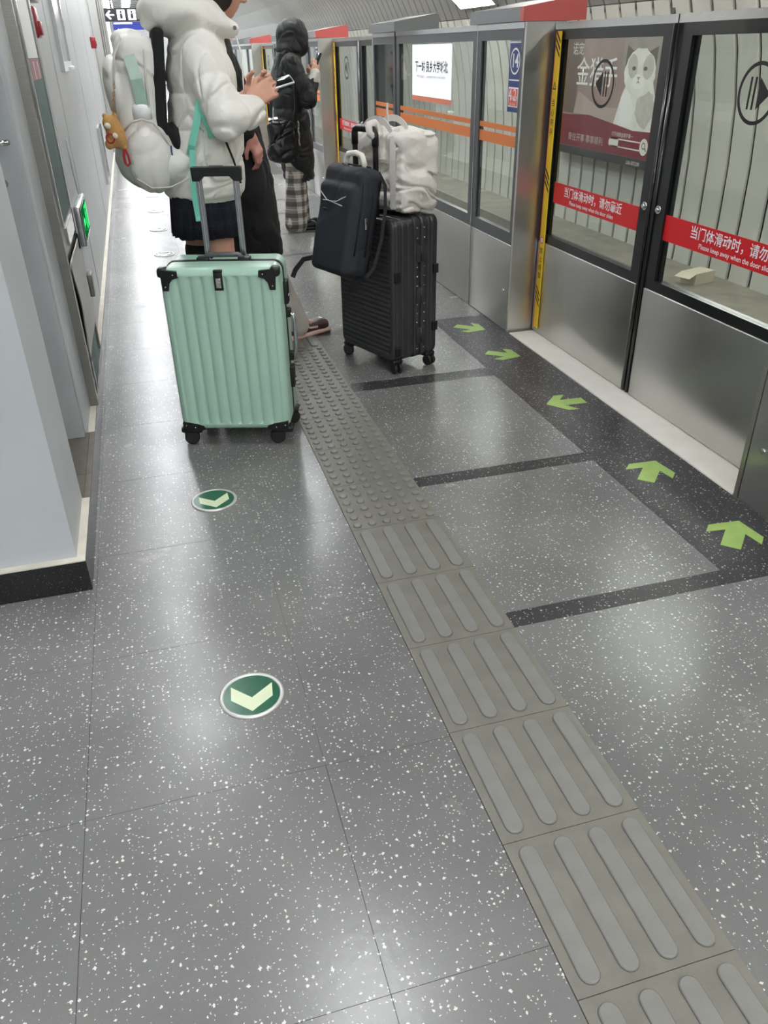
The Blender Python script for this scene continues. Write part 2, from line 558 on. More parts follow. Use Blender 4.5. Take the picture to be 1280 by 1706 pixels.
def pdist(p, X, Y, Z):
    if p['t'] == 'cap':
        a, b = p['a'], p['b']
        ab = b - a
        L2 = max(ab @ ab, 1e-9)
        dx, dy, dz = X - a[0], Y - a[1], Z - a[2]
        t = np.clip((dx * ab[0] + dy * ab[1] + dz * ab[2]) / L2, 0, 1)
        ex, ey, ez = dx - t * ab[0], dy - t * ab[1], dz - t * ab[2]
        if p['sc'] is not None:
            ex, ey, ez = ex * p['sc'][0], ey * p['sc'][1], ez * p['sc'][2]
        d = np.sqrt(ex * ex + ey * ey + ez * ez) - (p['ra'] + (p['rb'] - p['ra']) * t)
        if p['q']:
            d = d - p['q'][1] * np.sqrt(np.abs(np.sin(PI * (t * math.sqrt(L2) / p['q'][0] + p['q'][2]))))
        return d
    if p['t'] in ('ell', 'rbx'):
        dx, dy, dz = X - p['c'][0], Y - p['c'][1], Z - p['c'][2]
        if p['R'] is not None:
            R = p['R']
            dx, dy, dz = (R[0, 0] * dx + R[0, 1] * dy + R[0, 2] * dz, R[1, 0] * dx + R[1, 1] * dy + R[1, 2] * dz,
                          R[2, 0] * dx + R[2, 1] * dy + R[2, 2] * dz)
        if p['t'] == 'ell':
            r = p['r']
            k0 = np.sqrt((dx / r[0]) ** 2 + (dy / r[1]) ** 2 + (dz / r[2]) ** 2)
            k1 = np.sqrt((dx / r[0] ** 2) ** 2 + (dy / r[1] ** 2) ** 2 + (dz / r[2] ** 2) ** 2)
            return k0 * (k0 - 1) / np.maximum(k1, 1e-6)
        h = p['h'] - p['r']
        qx, qy, qz = np.abs(dx) - h[0], np.abs(dy) - h[1], np.abs(dz) - h[2]
        o = np.sqrt(np.maximum(qx, 0) ** 2 + np.maximum(qy, 0) ** 2 + np.maximum(qz, 0) ** 2)
        return o + np.minimum(np.maximum(qx, np.maximum(qy, qz)), 0) - p['r']
    R = p['rows']
    z = np.clip(Z, R[0, 0], R[-1, 0])
    cx, cy, rx, ry = (np.interp(z, R[:, 0], R[:, i]) for i in (1, 2, 3, 4))
    ex, ey = np.abs((X - cx) / rx), np.abs((Y - cy) / ry)
    e = (ex ** p['p'] + ey ** p['p']) ** (1 / p['p'])
    d = (e - 1) * np.minimum(rx, ry)
    if p['q']:
        d = d - p['q'][1] * np.sqrt(np.abs(np.sin(PI * (Z / p['q'][0] + p['q'][2]))))
    o = np.abs(Z - z)
    return np.where(o > 0, np.sqrt(np.maximum(d, 0) ** 2 + o ** 2), np.maximum(d, np.maximum(R[0, 0] - Z, Z - R[-1, 0])))

def wrinkle(amp, freq, seed=1, n=7, stretch=(1, 1, 1)):
    rs = np.random.RandomState(seed)
    K = rs.normal(size=(n, 3)) * np.array(stretch)
    K = K / np.linalg.norm(K, axis=1)[:, None] * freq * rs.uniform(0.5, 1.6, (n, 1))
    ph = rs.uniform(0, 6.28, n)
    def fn(X, Y, Z):
        w = 0
        wx = 0.03 * np.sin(11 * Z + 7 * X) + 0.02 * np.sin(17 * Y - 5 * Z)
        for k, p in zip(K, ph):
            s = np.sin(k[0] * (X + wx) + k[1] * (Y - wx) + k[2] * (Z + wx) + p)
            w = w + (1 - np.abs(s)) ** 2
        return -amp * (w / n - 0.4)
    return fn

def crease(amp, freq, seed=1, stretch=(1, 1, 1), n=9):
    rs = np.random.RandomState(seed)
    K = rs.normal(size=(n, 3)) * np.array(stretch)
    K = K / np.linalg.norm(K, axis=1)[:, None] * freq * rs.uniform(0.6, 1.5, (n, 1))
    Q = rs.normal(size=(n, 3)) * 11
    ph = rs.uniform(0, 6.28, (n, 3))
    def fn(X, Y, Z):
        w1 = 0.030 * np.sin(13 * Z + 9 * X + 2 * Y) + 0.015 * np.sin(31 * X - 19 * Z)
        w2 = 0.030 * np.sin(12 * X - 10 * Y + 6 * Z) + 0.015 * np.sin(27 * Y + 23 * Z)
        o = 0
        for k, q, p in zip(K, Q, ph):
            s = np.sin(k[0] * (X + w1) + k[1] * (Y + w2) + k[2] * (Z + w1 - w2) + p[0])
            mk = np.clip(np.sin(q[0] * X + q[1] * Y + q[2] * Z + p[1]) * 1.6 - 0.5, 0, 1)
            o = np.maximum(o, mk * np.exp(-(s / 0.20) ** 2))
        return amp * o
    return fn

def wrinkle2(amp, freq, seed=1, stretch=(1, 1, 1)):
    a = wrinkle(amp, freq, seed, 9, stretch)
    b = wrinkle(amp * 0.45, freq * 2.4, seed + 50, 9, stretch)
    c = wrinkle(0.8, freq * 0.35, seed + 90, 5)
    def fn(X, Y, Z):
        m = np.clip(0.6 - 2.0 * c(X, Y, Z), 0.15, 1.4)      # folds bunch in places
        return a(X, Y, Z) + b(X, Y, Z) * m + cr(X, Y, Z)
    cr = crease(amp * 0.75, freq * 0.9, seed + 7, stretch)
    return fn

def sdf(prims, h=0.005, disp=None, shell=None):
    lo = np.min([bounds(p)[0] for p in prims], axis=0) - 0.04
    hi = np.max([bounds(p)[1] for p in prims], axis=0) + 0.04
    n = np.ceil((hi - lo) / h).astype(int) + 1
    ax = [(lo[i] + h * np.arange(n[i])).astype('f4') for i in range(3)]
    D = np.full(n, 0.08, 'f4')
    for p in prims:
        b0, b1 = bounds(p)
        m = 0.05 + 2 * p['k']
        i0 = np.clip(np.floor((b0 - m - lo) / h).astype(int), 0, n - 1)
        i1 = np.clip(np.ceil((b1 + m - lo) / h).astype(int) + 1, 1, n)
        sl = tuple(slice(a, b) for a, b in zip(i0, i1))
        X, Y, Z = np.meshgrid(ax[0][sl[0]], ax[1][sl[1]], ax[2][sl[2]], indexing='ij', sparse=True)
        d = pdist(p, X, Y, Z).astype('f4')
        c = D[sl]
        k = p['k']
        if p.get('sub'):
            e = np.maximum(k - np.abs(c + d), 0) / k
            D[sl] = np.maximum(c, -d) + e * e * k * 0.25
        else:
            e = np.maximum(k - np.abs(c - d), 0) / k
            D[sl] = np.minimum(c, d) - e * e * k * 0.25
    if disp is not None:
        X, Y, Z = np.meshgrid(*ax, indexing='ij', sparse=True)
        D = D + disp(X, Y, Z).astype('f4')
    D = np.minimum(D, 0.08)
    D[[0, -1]] = 0.08; D[:, [0, -1]] = 0.08; D[:, :, [0, -1]] = 0.08
    g = vdb.FloatGrid(0.08)
    g.copyFromArray(np.ascontiguousarray(D, dtype='f4'))
    v, q = g.convertToQuads(isovalue=0.0)
    v = v * h + lo
    a, b, c = v[q[:, 0]], v[q[:, 1]], v[q[:, 2]]
    if np.einsum('ij,ij->i', a, np.cross(b, c)).sum() < 0:
        q = q[:, ::-1]
    return v, q

def sdf_obj(name, prims, m, parent=None, h=0.005, disp=None, label=None, mats=None):
    v, q = sdf(prims, h, disp)
    me = bpy.data.meshes.new(name)
    me.vertices.add(len(v))
    me.vertices.foreach_set('co', v.astype('f4').ravel())
    me.loops.add(q.size)
    me.loops.foreach_set('vertex_index', q.astype('i4').ravel())
    me.polygons.add(len(q))
    me.polygons.foreach_set('loop_start', np.arange(0, q.size, 4, dtype='i4'))
    me.polygons.foreach_set('use_smooth', np.ones(len(q), bool))
    me.update(calc_edges=True)
    me.validate()
    for k in ([m] if mats is None else mats[0]):
        me.materials.append(M[k])
    if mats is not None:
        cen = v[q].mean(axis=1)
        me.polygons.foreach_set('material_index', mats[1](cen[:, 0], cen[:, 1], cen[:, 2]).astype('i4'))
    return link(name, me, parent, label)
# ================================================================== THE SETTING
# ---- floor: sub-base plus separate rubber sheets, black inlay strips and tactile tiles
mb = MB()
mb.box(-0.34, 1.96, 2.0, 46, -0.25, -0.004)
mb.box(-3.2, 1.96, -7, 2.0, -0.25, -0.004)
floor = struct(mb.build('floor', 'joint'))
G = 0.0005
_sheets = {}
def sheet(x0, x1, y0, y1, m='floor', name='floor_sheet', gap=G):
    key = (round(x1 - x0, 4), round(y1 - y0, 4), m, gap)
    if key not in _sheets:
        w, l = (x1 - x0) / 2 - gap, (y1 - y0) / 2 - gap
        _sheets[key] = MB().box(-w, w, -l, l, -0.004, 0.0).mesh(name, m)
    o = link(name, _sheets[key], floor)
    o.location = ((x0 + x1) / 2, (y0 + y1) / 2, 0)
    return o
TX0, TX1 = 0.477, 0.778                     # tactile strip
BX0, BX1 = 1.47, 1.79                       # black border by the doors
ys = [0.69 - 0.505 * 3 + 0.505 * k for k in range(24)]
for a, b in zip(ys[:-1], ys[1:]):
    sheet(-0.315, 0.187, a, b)
    sheet(0.187, TX0, a, b)
    if b < 2.04:
        sheet(-0.82, -0.315, a, b)
sheet(-0.34, -0.315, 2.205, ys[-1], gap=0.0003)
sheet(-0.34, TX0, ys[-1], 46)
sheet(-3.2, -0.82, -7, 2.0)
sheet(-0.82, TX0, -7, ys[0])
sheet(-0.82, -0.315, ys[5], 2.205) if ys[5] < 2.1 else None
# waiting lanes right of the tactile strip, with black inlays, repeated at every door
lane = [1.51, 1.575, 2.335, 2.405, 3.285, 3.386, 4.13, 4.21]
BAY = 4.6
edges = []
for k in range(-1, 3):
    o = BAY * k
    ln = [q + o for q in lane]
    for a, b in ((0, 1), (2, 3), (4, 5), (6, 7)):
        sheet(TX1, BX0, ln[a], ln[b], 'black_floor', 'black_inlay', 0.0003)
    for a, b in ((1, 2), (3, 4), (5, 6)):
        sheet(TX1, BX0, ln[a], ln[b], gap=0.0004)
    sheet(BX0, BX1, ln[0], ln[7], 'black_floor', 'black_inlay', 0.0003)
    sheet(TX1, BX1, ln[7], ln[0] + BAY, gap=0.0004)
sheet(TX1, BX1, -7, lane[0] - BAY)
sheet(TX1, BX1, lane[0] + 3 * BAY, 46)
sheet(BX1, 1.96, -7, 46, gap=0.0)

# ---- tactile strip: guide tiles with four bars, warning tiles with 6 x 6 studs
T = 0.305
w = TX1 - TX0
tile_me = MB().box(-w / 2 + 0.0008, w / 2 - 0.0008, -T / 2 + 0.0008, T / 2 - 0.0008, -0.004, 0.002).mesh('guide_tile', 'tactile')
def stadium(L, r, n=8):
    p = [(r * math.cos(PI * i / n), L / 2 - r + r * math.sin(PI * i / n)) for i in range(n + 1)]
    return p + [(-x, -y) for x, y in p]
sh = MB()
rings = []
for r, z in ((0.0195, 0.0018), (0.0188, 0.0052), (0.0165, 0.0075)):
    rings.append([(x, y, z) for x, y in stadium(0.275 - 2 * (0.0195 - r), r)])
sh.loft(rings)
bar_me = sh.mesh('guide_bar', 'tactile_bar')
sh = MB()
sh.loft([[(r * math.cos(2 * PI * i / 14), r * math.sin(2 * PI * i / 14), z) for i in range(14)] for r, z in ((0.0140, 0.0018), (0.0132, 0.0052), (0.0108, 0.0075))])
stud_me = sh.mesh('stud', 'tactile_bar')
Y0 = 2.117
xc = (TX0 + TX1) / 2
tno = 0
for k in range(-8, 44):
    y = Y0 + T * (k + 0.5)
    warn = 0 <= k < 6 or 15 <= k < 21 or 30 <= k < 36
    if k > 26:
        break
    t = link('warning_tile' if warn else 'guide_tile', tile_me, floor)
    t.location = (xc, y, 0)
    if warn:
        if k < 6:
            for i in range(6):
                for j in range(6):
                    s_ = link('stud', stud_me, t)
                    s_.location = (-0.125 + 0.05 * i, -0.1275 + 0.051 * j, 0)
    elif k > -7 and k < 18:
        for i in range(4):
            s_ = link('guide_bar', bar_me, t)
            s_.location = (-0.111 + 0.0745 * i, 0, 0)
sheet(TX0, TX1, Y0 + T * 27, 46, 'tactile', 'tactile_run')

# ---- white sill plates at the doors
def sill(y0, label):
    o = MB().box(BX1 + 0.002, 1.94, y0, y0 + 1.885, 0.0, 0.005).build('sill_plate', 'sill')
    return tag(o, label, 'sill plate')
sill(1.952, 'white metal sill plate below the door leaves with red warning bands')
sill(1.952 + BAY, 'white metal sill plate below the doors beside the hooded person')

# ---- left wall: near column, door recess, long painted wall
mb = MB()
mb.box(-3.2, -0.35, 2.06, 2.42, 0, 3.2)
mb.box(-3.2, -0.62, 2.42, 2.96, 0, 3.2)
mb.box(-3.2, -0.35, 2.96, 46, 0, 3.2)
wl = struct(mb.build('wall_left', 'wall'))
mb = MB()
mb.box(-3.2, -3.1, -7, 2.06, 0, 3.2)
struct(mb.build('wall_left_far', 'wall_col'))
# wall panel joints (slim metal covers)
for y in (5.0, 7.4, 9.8, 12.2, 14.6):
    MB().box(-0.351, -0.3475, y - 0.006, y + 0.006, 0.1, 3.1).build('joint_cover', 'wall_col', wl)
mb = MB()
mb.box(-3.2, -0.325, 2.035, 2.06, 0, 0.10)
mb.box(-0.35, -0.325, 2.06, 46, 0, 0.10)
bb = struct(mb.build('baseboard_left', 'granite'))
mb = MB()
mb.box(-0.35, -0.326, 2.036, 2.42, 0.10, 0.104)
mb.box(-0.35, -0.326, 2.96, 46, 0.10, 0.104)
mb.box(-3.2, -0.35, 2.036, 2.06, 0.10, 0.104)
struct(mb.build('trim_1', 'cream'))
mb = MB()
for a, b in ((2.42, 2.60), (2.602, 2.96)):
    mb.box(-0.62, -0.3465, a, b, 0.02, 0.102)
    mb.box(-0.345, -0.326, a, b, 0.02, 0.102)
struct(mb.build('trim_2', 'threshold'))
# door folded back into the recess
dr = struct(MB().box(-0.615, -0.36, 2.915, 2.955, 0.104, 2.2).build('door_1', 'wall_col'))
mb = MB()
mb.cyl((-0.425, 2.915, 1.118), (-0.425, 2.855, 1.118), 0.011)
mb.tube([(-0.425, 2.86, 1.118), (-0.420, 2.853, 1.120), (-0.40, 2.852, 1.121), (-0.385, 2.856, 1.121), (-0.382, 2.866, 1.121)], 0.0095, 10)
mb.build('door_handle', 'chrome', dr, 'chrome lever handle')
MB().cyl((-0.425, 2.916, 1.0), (-0.425, 2.908, 1.0), 0.012).build('keyhole', 'chrome', dr)

# ---- ceiling over the platform
ceil = struct(MB().box(-3.2, 1.5, -7, 46, 3.2, 3.3).build('ceiling', 'ceil'))
for k in range(40):
    y = -6 + 1.3 * k
    MB().box(-3.2, 1.5, y, y + 0.05, 3.17, 3.2).build('ceiling_slat', 'slat_metal', ceil)

# ---- track wall and vault: curved slats with dark gaps
prof = [(4.92, -0.50), (4.93, 0.0), (4.92, 0.45), (4.88, 0.9), (4.80, 1.3), (4.68, 1.68)]
prof2 = [(4.68, 1.69), (4.50, 2.05), (4.22, 2.42), (3.85, 2.75), (3.40, 3.00), (2.85, 3.16), (2.2, 3.24), (1.45, 3.26)]
mb = MB()
back = [(x + 0.05, z) for x, z in prof + prof2[1:]]
mb.loft([[(x, y, z) for x, z in back] + [(x + 0.2, y, z + 0.15) for x, z in back[::-1]] for y in (-7, 46)], smooth=False)
mb.box(4.97, 5.2, -7, 46, -1.2, -0.4)
wr = struct(mb.build('wall_right', 'dark'))
PIT = 0.285
def slat(pf, m, name, wd):
    q = MB()
    q.loft([[(x, y, z) for x, z in pf] + [(x + 0.018, y, z + 0.006) for x, z in pf[::-1]] for y in (-wd / 2, -wd / 2 + 0.006, wd / 2 - 0.006, wd / 2)], smooth=False)
    for i in range(len(q.v)):
        x, y, z = q.v[i]
        if abs(abs(y) - wd / 2) < 1e-6:
            q.v[i] = (x + 0.006, y, z)
    return q.mesh(name, m)
s1 = slat(prof, 'slat', 'wall_slat', PIT - 0.038)
s2 = slat(prof2, 'slat_metal', 'vault_slat', PIT - 0.03)
for k in range(-8, 148):
    y = 3.62 + PIT * k
    if k > -6:
        link('wall_slat', s1, wr).location = (0, y, 0)
    link('vault_slat', s2, wr).location = (0, y, 0)
# concrete walkway at the foot of the track wall, pit floor and rails
mb = MB()
mb.box(4.25, 4.97, -7, 46, -1.2, -0.5)
mb.box(1.96, 4.25, -7, 46, -1.3, -1.2)
mb.box(1.90, 1.96, -7, 46, -1.3, -0.006)
tb = struct(mb.build('floor_track', 'concrete'))
for x in (2.72, 4.155):
    q = MB()
    pr_ = [(-0.06, 0), (0.06, 0), (0.06, 0.012), (0.012, 0.03), (0.012, 0.10), (0.035, 0.11), (0.035, 0.14), (-0.035, 0.14), (-0.035, 0.11), (-0.012, 0.10), (-0.012, 0.03), (-0.06, 0.012)]
    q.prism([(x + a, -1.2 + b) for a, b in pr_], -7, 46, lambda a, b, h: (a, h, b))
    tag(q.build('running_rail', 'rail'), 'steel running rail in the track pit', 'rail', 'rails in the pit')
# end walls of the hall
struct(MB().box(-3.2, 5.2, 46, 46.3, -1.3, 3.4).build('wall_end', 'wall'))
struct(MB().box(-3.2, 5.2, -7.3, -7, -1.3, 3.4).build('wall_back', 'wall_col'))

# ---- lamps: ceiling panels in two rows plus added fill rows, lamps on the vault
fr = MB()
for a in ((-0.16, 0.16, -0.62, -0.60), (-0.16, 0.16, 0.60, 0.62), (-0.16, -0.14, -0.60, 0.60), (0.14, 0.16, -0.60, 0.60)):
    fr.box(*a, -0.05, 0.0)
fr_me = fr.mesh('lamp_frame', 'steel_l')
df_me = MB().box(-0.14, 0.14, -0.60, 0.60, -0.045, -0.03).mesh('diffuser', 'lamp')
def lamp(x, y, z, label, group, rot=(0, 0, 0), sc=1.0, dm=None):
    t = thing('ceiling_lamp', label, 'lamp', (x, y, z), 0, group)
    t.rotation_euler = rot
    t.scale = sc if isinstance(sc, tuple) else (sc, sc, sc)
    link('lamp_frame', fr_me, t)
    link('diffuser', dm or df_me, t)
lamp_spots = [(-0.26, 4.62 + 1.4 * k) for k in range(29)] + [(1.2, 7.45 + 1.4 * k) for k in range(27)] + [(0.5, 2.25), (-1.6, 1.0), (-1.6, -1.2), (-1.6, -3.4)] + [(x, -0.6 - 1.4 * k) for x in (-0.26, 1.2) for k in range(5)]  # last two rows, behind the camera, are added as fill light
lamp_spots += [(x, 27.5 + 1.4 * k) for x in (0.45, 2.1, 2.9) for k in range(12)]  # extra rows added to brighten the far end of the hall
for x, y in lamp_spots:
    if True:
        lamp(x, y, 3.17 if x < 1.4 else 2.95, 'white rectangular ceiling lamp in the platform rows and added fill rows', 'ceiling lamps over the platform', sc=(1.2, 0.45, 1.0))
dt_me = MB().box(-0.14, 0.14, -0.60, 0.60, -0.045, -0.03).mesh('diffuser', 'lamp_t')
for k in range(-2, 8):
    lamp(3.45, 1.2 + 3.1 * k, 2.90, 'long lamp fixed to the slatted vault over the track', 'lamps on the vault', (0, math.radians(8), 0), 1.0, dt_me)
for k in (0, 1):
    lamp(4.50, 5.25 + 6.2 * k, 1.93, 'lamp on the track wall above the advert line', 'lamps on the track wall', (0, math.radians(40), 0), 1.0, dt_me)
# ================================================================== PLATFORM SCREEN DOORS
XF, XD = 1.79, 1.955
GZ0, GZ1 = 0.50, 1.395
def fixed_frame(t, y0, y1, fm, fw=0.055, f0=None, f1=None):
    """black/grey framed glazing over a steel kick panel between y0 and y1 (local)"""
    f0, f1 = f0 or fw, f1 or fw
    MB().box(XF, XF + 0.03, y0, y0 + f0, 0.455, 1.42).build('frame_stile', fm, t)
    MB().box(XF, XF + 0.03, y1 - f1, y1, 0.455, 1.42).build('frame_stile', fm, t)
    MB().box(XF, XF + 0.03, y0 + f0, y1 - f1, 0.455, GZ0 + 0.015).build('frame_rail', fm, t)
    MB().box(XF, XF + 0.03, y0 + f0, y1 - f1, 1.375, 1.42).build('frame_rail', fm, t)
    MB().box(XF + 0.008, XF + 0.016, y0 + f0, y1 - f1, GZ0 + 0.015, 1.375).build('glass_pane', 'glass', t)
    MB().rbox(((XF + 1.86) / 2, (y0 + y1) / 2, 0.2285), (1.86 - XF, y1 - y0 - 0.004, 0.453), 0.004).build('kick_panel', 'steel', t)
    MB().box(XF - 0.004, XF + 0.05, y0, y1, 1.42, 1.445).build('top_rail', 'steel_l', t)
    for z0, z1 in ((0.982, 1.008), (0.914, 0.966)):
        MB().box(XF + 0.0068, XF + 0.0078, y0 + f0, y1 - f1, z0, z1).build('orange_stripe', 'orange', t)

def narrow_unit(y, s, label, red=True, sign=None, L=0.59):
    """door post with cap; y = door side end, s = +1 when the unit runs away from the camera"""
    t = thing('door_post', label, 'door post', (0, y, 0))
    Y = lambda a, b: (min(s * a, s * b), max(s * a, s * b))
    a, b = Y(0.02, L)
    fixed_frame(t, a, b, 'greyframe', 0.055, 0.030 if s > 0 else 0.055, 0.055 if s > 0 else 0.030)
    d_ = s * (L - 0.003)
    MB().box(XF - 0.003, XF + 0.032, d_ - 0.004, d_ + 0.004, 0.0, 1.42).build('divider_strip', 'steel_l', t)
    a, b = Y(0, 0.02)
    MB().box(XF, XD + 0.02, a, b, 0, 1.445).build('post_face', 'steel_h', t)
    a, b = Y(0.02, 0.06)
    MB().box(XF + 0.032, XD + 0.02, a, b, 0, 1.44).build('post_core', 'greyframe', t)
    # sloped cap
    poly = [(1.768, 1.447), (1.768, 1.503), (1.80, 1.508), (2.06, 1.548), (2.082, 1.54), (2.084, 1.45), (1.98, 1.447)]
    a, b = Y(0.034, L + 0.06)
    MB().prism(poly, a, b, lambda p, q, h: (p, h, q)).build('cap', 'caps', t)
    a, b = Y(-0.004, 0.033)
    MB().prism([(p, q) for p, q in poly], a, b, lambda p, q, h: (p, h, q)).build('cap_end', 'capred' if red else 'caps', t)
    # lock of the service hatch
    a = s * 0.085
    MB().cyl((XF - 0.004, a, 0.21), (XF + 0.004, a, 0.21), 0.009).build('hatch_lock', 'chrome', t)
    # yellow pinch strip on the door side
    ys_ = MB()
    a, b = Y(-0.085, -0.040)
    ys_.box(XD - 0.0325, XD - 0.0275, a, b, 0.035, 1.405)
    st = ys_.build('warning_strip', 'yellow', t, 'yellow pinch warning strip')
    e = MB()
    a2, b2 = Y(-0.040, -0.034)
    e.box(XD - 0.0325, XD - 0.0275, a2, b2, 0.035, 1.405)
    e.build('strip_edge', 'red', st)
    for zc in (1.30, 0.72, 0.15):
        for i in range(3):
            z = zc + 0.028 * i
            pl = [(a, z), (b, z + 0.045), (b, z + 0.056), (a, z + 0.011)]
            hz = MB()
            hz.prism(pl if s > 0 else [(a, z + 0.045), (b, z), (b, z + 0.011), (a, z + 0.056)], XD - 0.0337, XD - 0.0325, lambda p, q, h: (h, p, q))
            hz.build('hazard_bar', 'blackprint', st)
    if sign is not None:
        yc = (a + b) / 2
        for i, ch in enumerate('当心夹手'):
            lettering(ch, 0.034, face_negx(XD - 0.0337, yc, 1.115 - 0.042 * i), 'blackprint', st)
        for i, ch in enumerate('禁止倚靠'):
            lettering(ch, 0.034, face_negx(XD - 0.0337, yc, 0.435 - 0.042 * i), 'blackprint', st)
        q = MB()
        f = face_negx(XD - 0.0337, yc, 1.185)
        q.add([f(-0.018, -0.014), f(0.018, -0.014), f(0, 0.02), f(-0.010, -0.009), f(0.010, -0.009), f(0, 0.011)], [(0, 1, 4, 3), (1, 2, 5, 4), (2, 0, 3, 5)])
        q.build('warning_triangle', 'blackprint', st)
        q = MB()
        q.ring_flat((0, 0), 0.0125, 0.017, face_negx(XD - 0.0338, yc, 0.49))
        q.build('prohibition_ring', 'red', st)
        q = MB()
        q.ring_flat((0, 0), 0.0, 0.0125, face_negx(XD - 0.0337, yc, 0.49))
        q.build('prohibition_face', 'white', st)
        lettering('人', 0.016, face_negx(XD - 0.0341, yc, 0.49), 'blackprint', st)
    # blue plate
    if sign is not None:
        y0, y1 = 0.052, 0.187
        x = XF + 0.0065
        pl = MB().box(x, x + 0.002, y0, y1, 1.07, 1.362).build('door_number_plate', 'blue', t, 'blue plate with door number 14')
        MB().box(x + 0.0003, x + 0.0018, y0 - 0.008, y1 + 0.0005, 1.362, 1.374).build('plate_edge', 'white', pl)
        yc = (y0 + y1) / 2
        q = MB()
        q.ring_flat((0, 0), 0.048, 0.056, face_negx(x - 0.0008, yc, 1.287))
        q.build('number_ring', 'white', pl)
        if sign:
            lettering(sign, 0.078, face_negx(x - 0.0008, yc, 1.287), 'white', pl, bold=0.002)
        MB().box(x - 0.001, x, y0 + 0.008, y1 - 0.008, 1.205, 1.211).build('plate_rule', 'white', pl)
        q = MB().rbox((x - 0.0005, yc, 1.135), (0.002, 0.112, 0.086), 0.0009)
        q.build('car_number_border', 'white', pl)
        MB().box(x - 0.0022, x - 0.0012, yc - 0.050, yc + 0.050, 1.098, 1.172).build('car_number_field', 'coral', pl)
        if sign:
            f = face_negx(x - 0.0030, yc, 1.135)
            lettering('4', 0.075, lambda p, q_, f=f: f(p - 0.032, q_ + 0.008), 'white', pl)
            lettering('2', 0.075, lambda p, q_, f=f: f(p + 0.022, q_ + 0.008), 'white', pl)
            lettering('车厢', 0.020, lambda p, q_, f=f: f(p - 0.004, q_ - 0.004), 'white', pl)
            lettering('号', 0.020, lambda p, q_, f=f: f(p + 0.042, q_ - 0.004), 'white', pl)
            lettering('Car  Door', 0.015, lambda p, q_, f=f: f(p, q_ - 0.029), 'white', pl)
    return t

def wide_panel(y0, y1, label, poster):
    t = thing('glass_screen', label, 'glass screen', (0, y0, 0))
    L = y1 - y0
    fixed_frame(t, 0.002, L - 0.002, 'greyframe', 0.06)
    if poster:
        a, b = 4.85 - y0, 5.58 - y0
        x = XF + 0.0068
        p = MB().box(x - 0.001, x, a, b, 1.085, 1.368).build('notice', 'notice_glow', t, 'white next-station notice with orange foot')
        MB().box(x - 0.001, x, a, b, 1.057, 1.0848).build('notice_foot', 'orange2', p)
        yc = (a + b) / 2
        lettering('下一站 良乡大学城北', 0.066, face_negx(x - 0.0022, yc, 1.245), 'blackprint', p, bold=0.0012)
        lettering('Next  Station      Liangxiang  Univ.  Town  North', 0.027, face_negx(x - 0.0018, yc, 1.196), 'greyprint', p)
    return t

def circle_arrow(t, yc, zc, s):
    """door direction sign: ring, triangle pointing in direction s (+1 = +Y), two bars"""
    q = MB()
    f = lambda a, b: Vector((XD - 0.0128, yc + a, zc + b))
    q.ring_flat((0, 0), 0.080, 0.092, f)
    q.add([f(s * 0.062, 0.0), f(s * 0.006, 0.047), f(s * 0.006, -0.047)], [(0, 1, 2)])
    for a in (-0.004, -0.026):
        q.add([f(s * (a - 0.004), -0.047), f(s * (a - 0.014), -0.047), f(s * (a - 0.014), 0.047), f(s * (a - 0.004), 0.047)], [(0, 1, 2, 3)])
    q.build('direction_sign', 'blackprint', t)

def leaf(y0, y1, s, label, detail=True):
    """sliding door leaf; s = +1: it slides towards +Y, its closing edge is at y0"""
    t = thing('sliding_door', label, 'door', (0, y0, 0))
    L = y1 - y0
    c0, c1 = (0.085, 0.055) if s > 0 else (0.055, 0.085)
    X0, X1 = XD - 0.02, XD + 0.02
    MB().box(X0, X1, 0, c0, 0.01, 1.412).build('frame_stile', 'blackframe', t)
    MB().box(X0, X1, L - c1, L, 0.01, 1.412).build('frame_stile', 'blackframe', t)
    MB().box(X0, X1, c0, L - c1, 0.478, 0.518).build('frame_rail', 'blackframe', t)
    MB().box(X0, X1, c0, L - c1, 1.372, 1.412).build('frame_rail', 'blackframe', t)
    MB().box(XD - 0.008, XD, c0, L - c1, 0.518, 1.372).build('glass_pane', 'glass', t)
    a, b = (0.028, L - 0.003) if s > 0 else (0.003, L - 0.028)
    MB().rbox((XD - 0.014, (a + b) / 2, 0.243), (0.024, b - a, 0.470), 0.003).build('kick_panel', 'steel', t)
    MB().box(XD - 0.024, XD + 0.024, 0, L, 1.412, 1.44).build('top_rail', 'steel_l', t)
    e = 0.0 if s > 0 else L
    q = MB()
    q.tube([(XD - 0.022, e + s * 0.010, 0.012), (XD - 0.022, e + s * 0.010, 1.41)], 0.009, 8)
    q.build('edge_seal', 'blackframe', t)
    k = e + s * 0.045
    q = MB()
    q.cyl((X0, k, 0.786), (X0 - 0.006, k, 0.786), 0.017, 0.016)
    q.cyl((X0 - 0.006, k, 0.786), (X0 - 0.014, k, 0.786), 0.010, 0.008)
    q.build('knob', 'chrome', t, 'round chrome emergency lock')
    bx = XD - 0.0102
    a, b = (0.062, L - 0.10) if s > 0 else (0.10, L - 0.075)
    band = MB().box(bx - 0.001, bx, a + 0.02, b, 0.678, 0.773).build('warning_band', 'red', t, 'red warning band with white lettering')
    yc = (a + b) / 2 + (0.03 if s > 0 else -0.06)
    if detail:
        lettering('当门体滑动时，请勿靠近', 0.048, face_negx(bx - 0.0018, yc, 0.738), 'white', band, bold=0.0006)
        lettering('Please keep away when the door slides', 0.0255, face_negx(bx - 0.0018, yc, 0.699), 'white', band, bold=0.0003)
    circle_arrow(t, L * 0.5 + (0.02 if s > 0 else 0.0), 1.205, s)
    return t

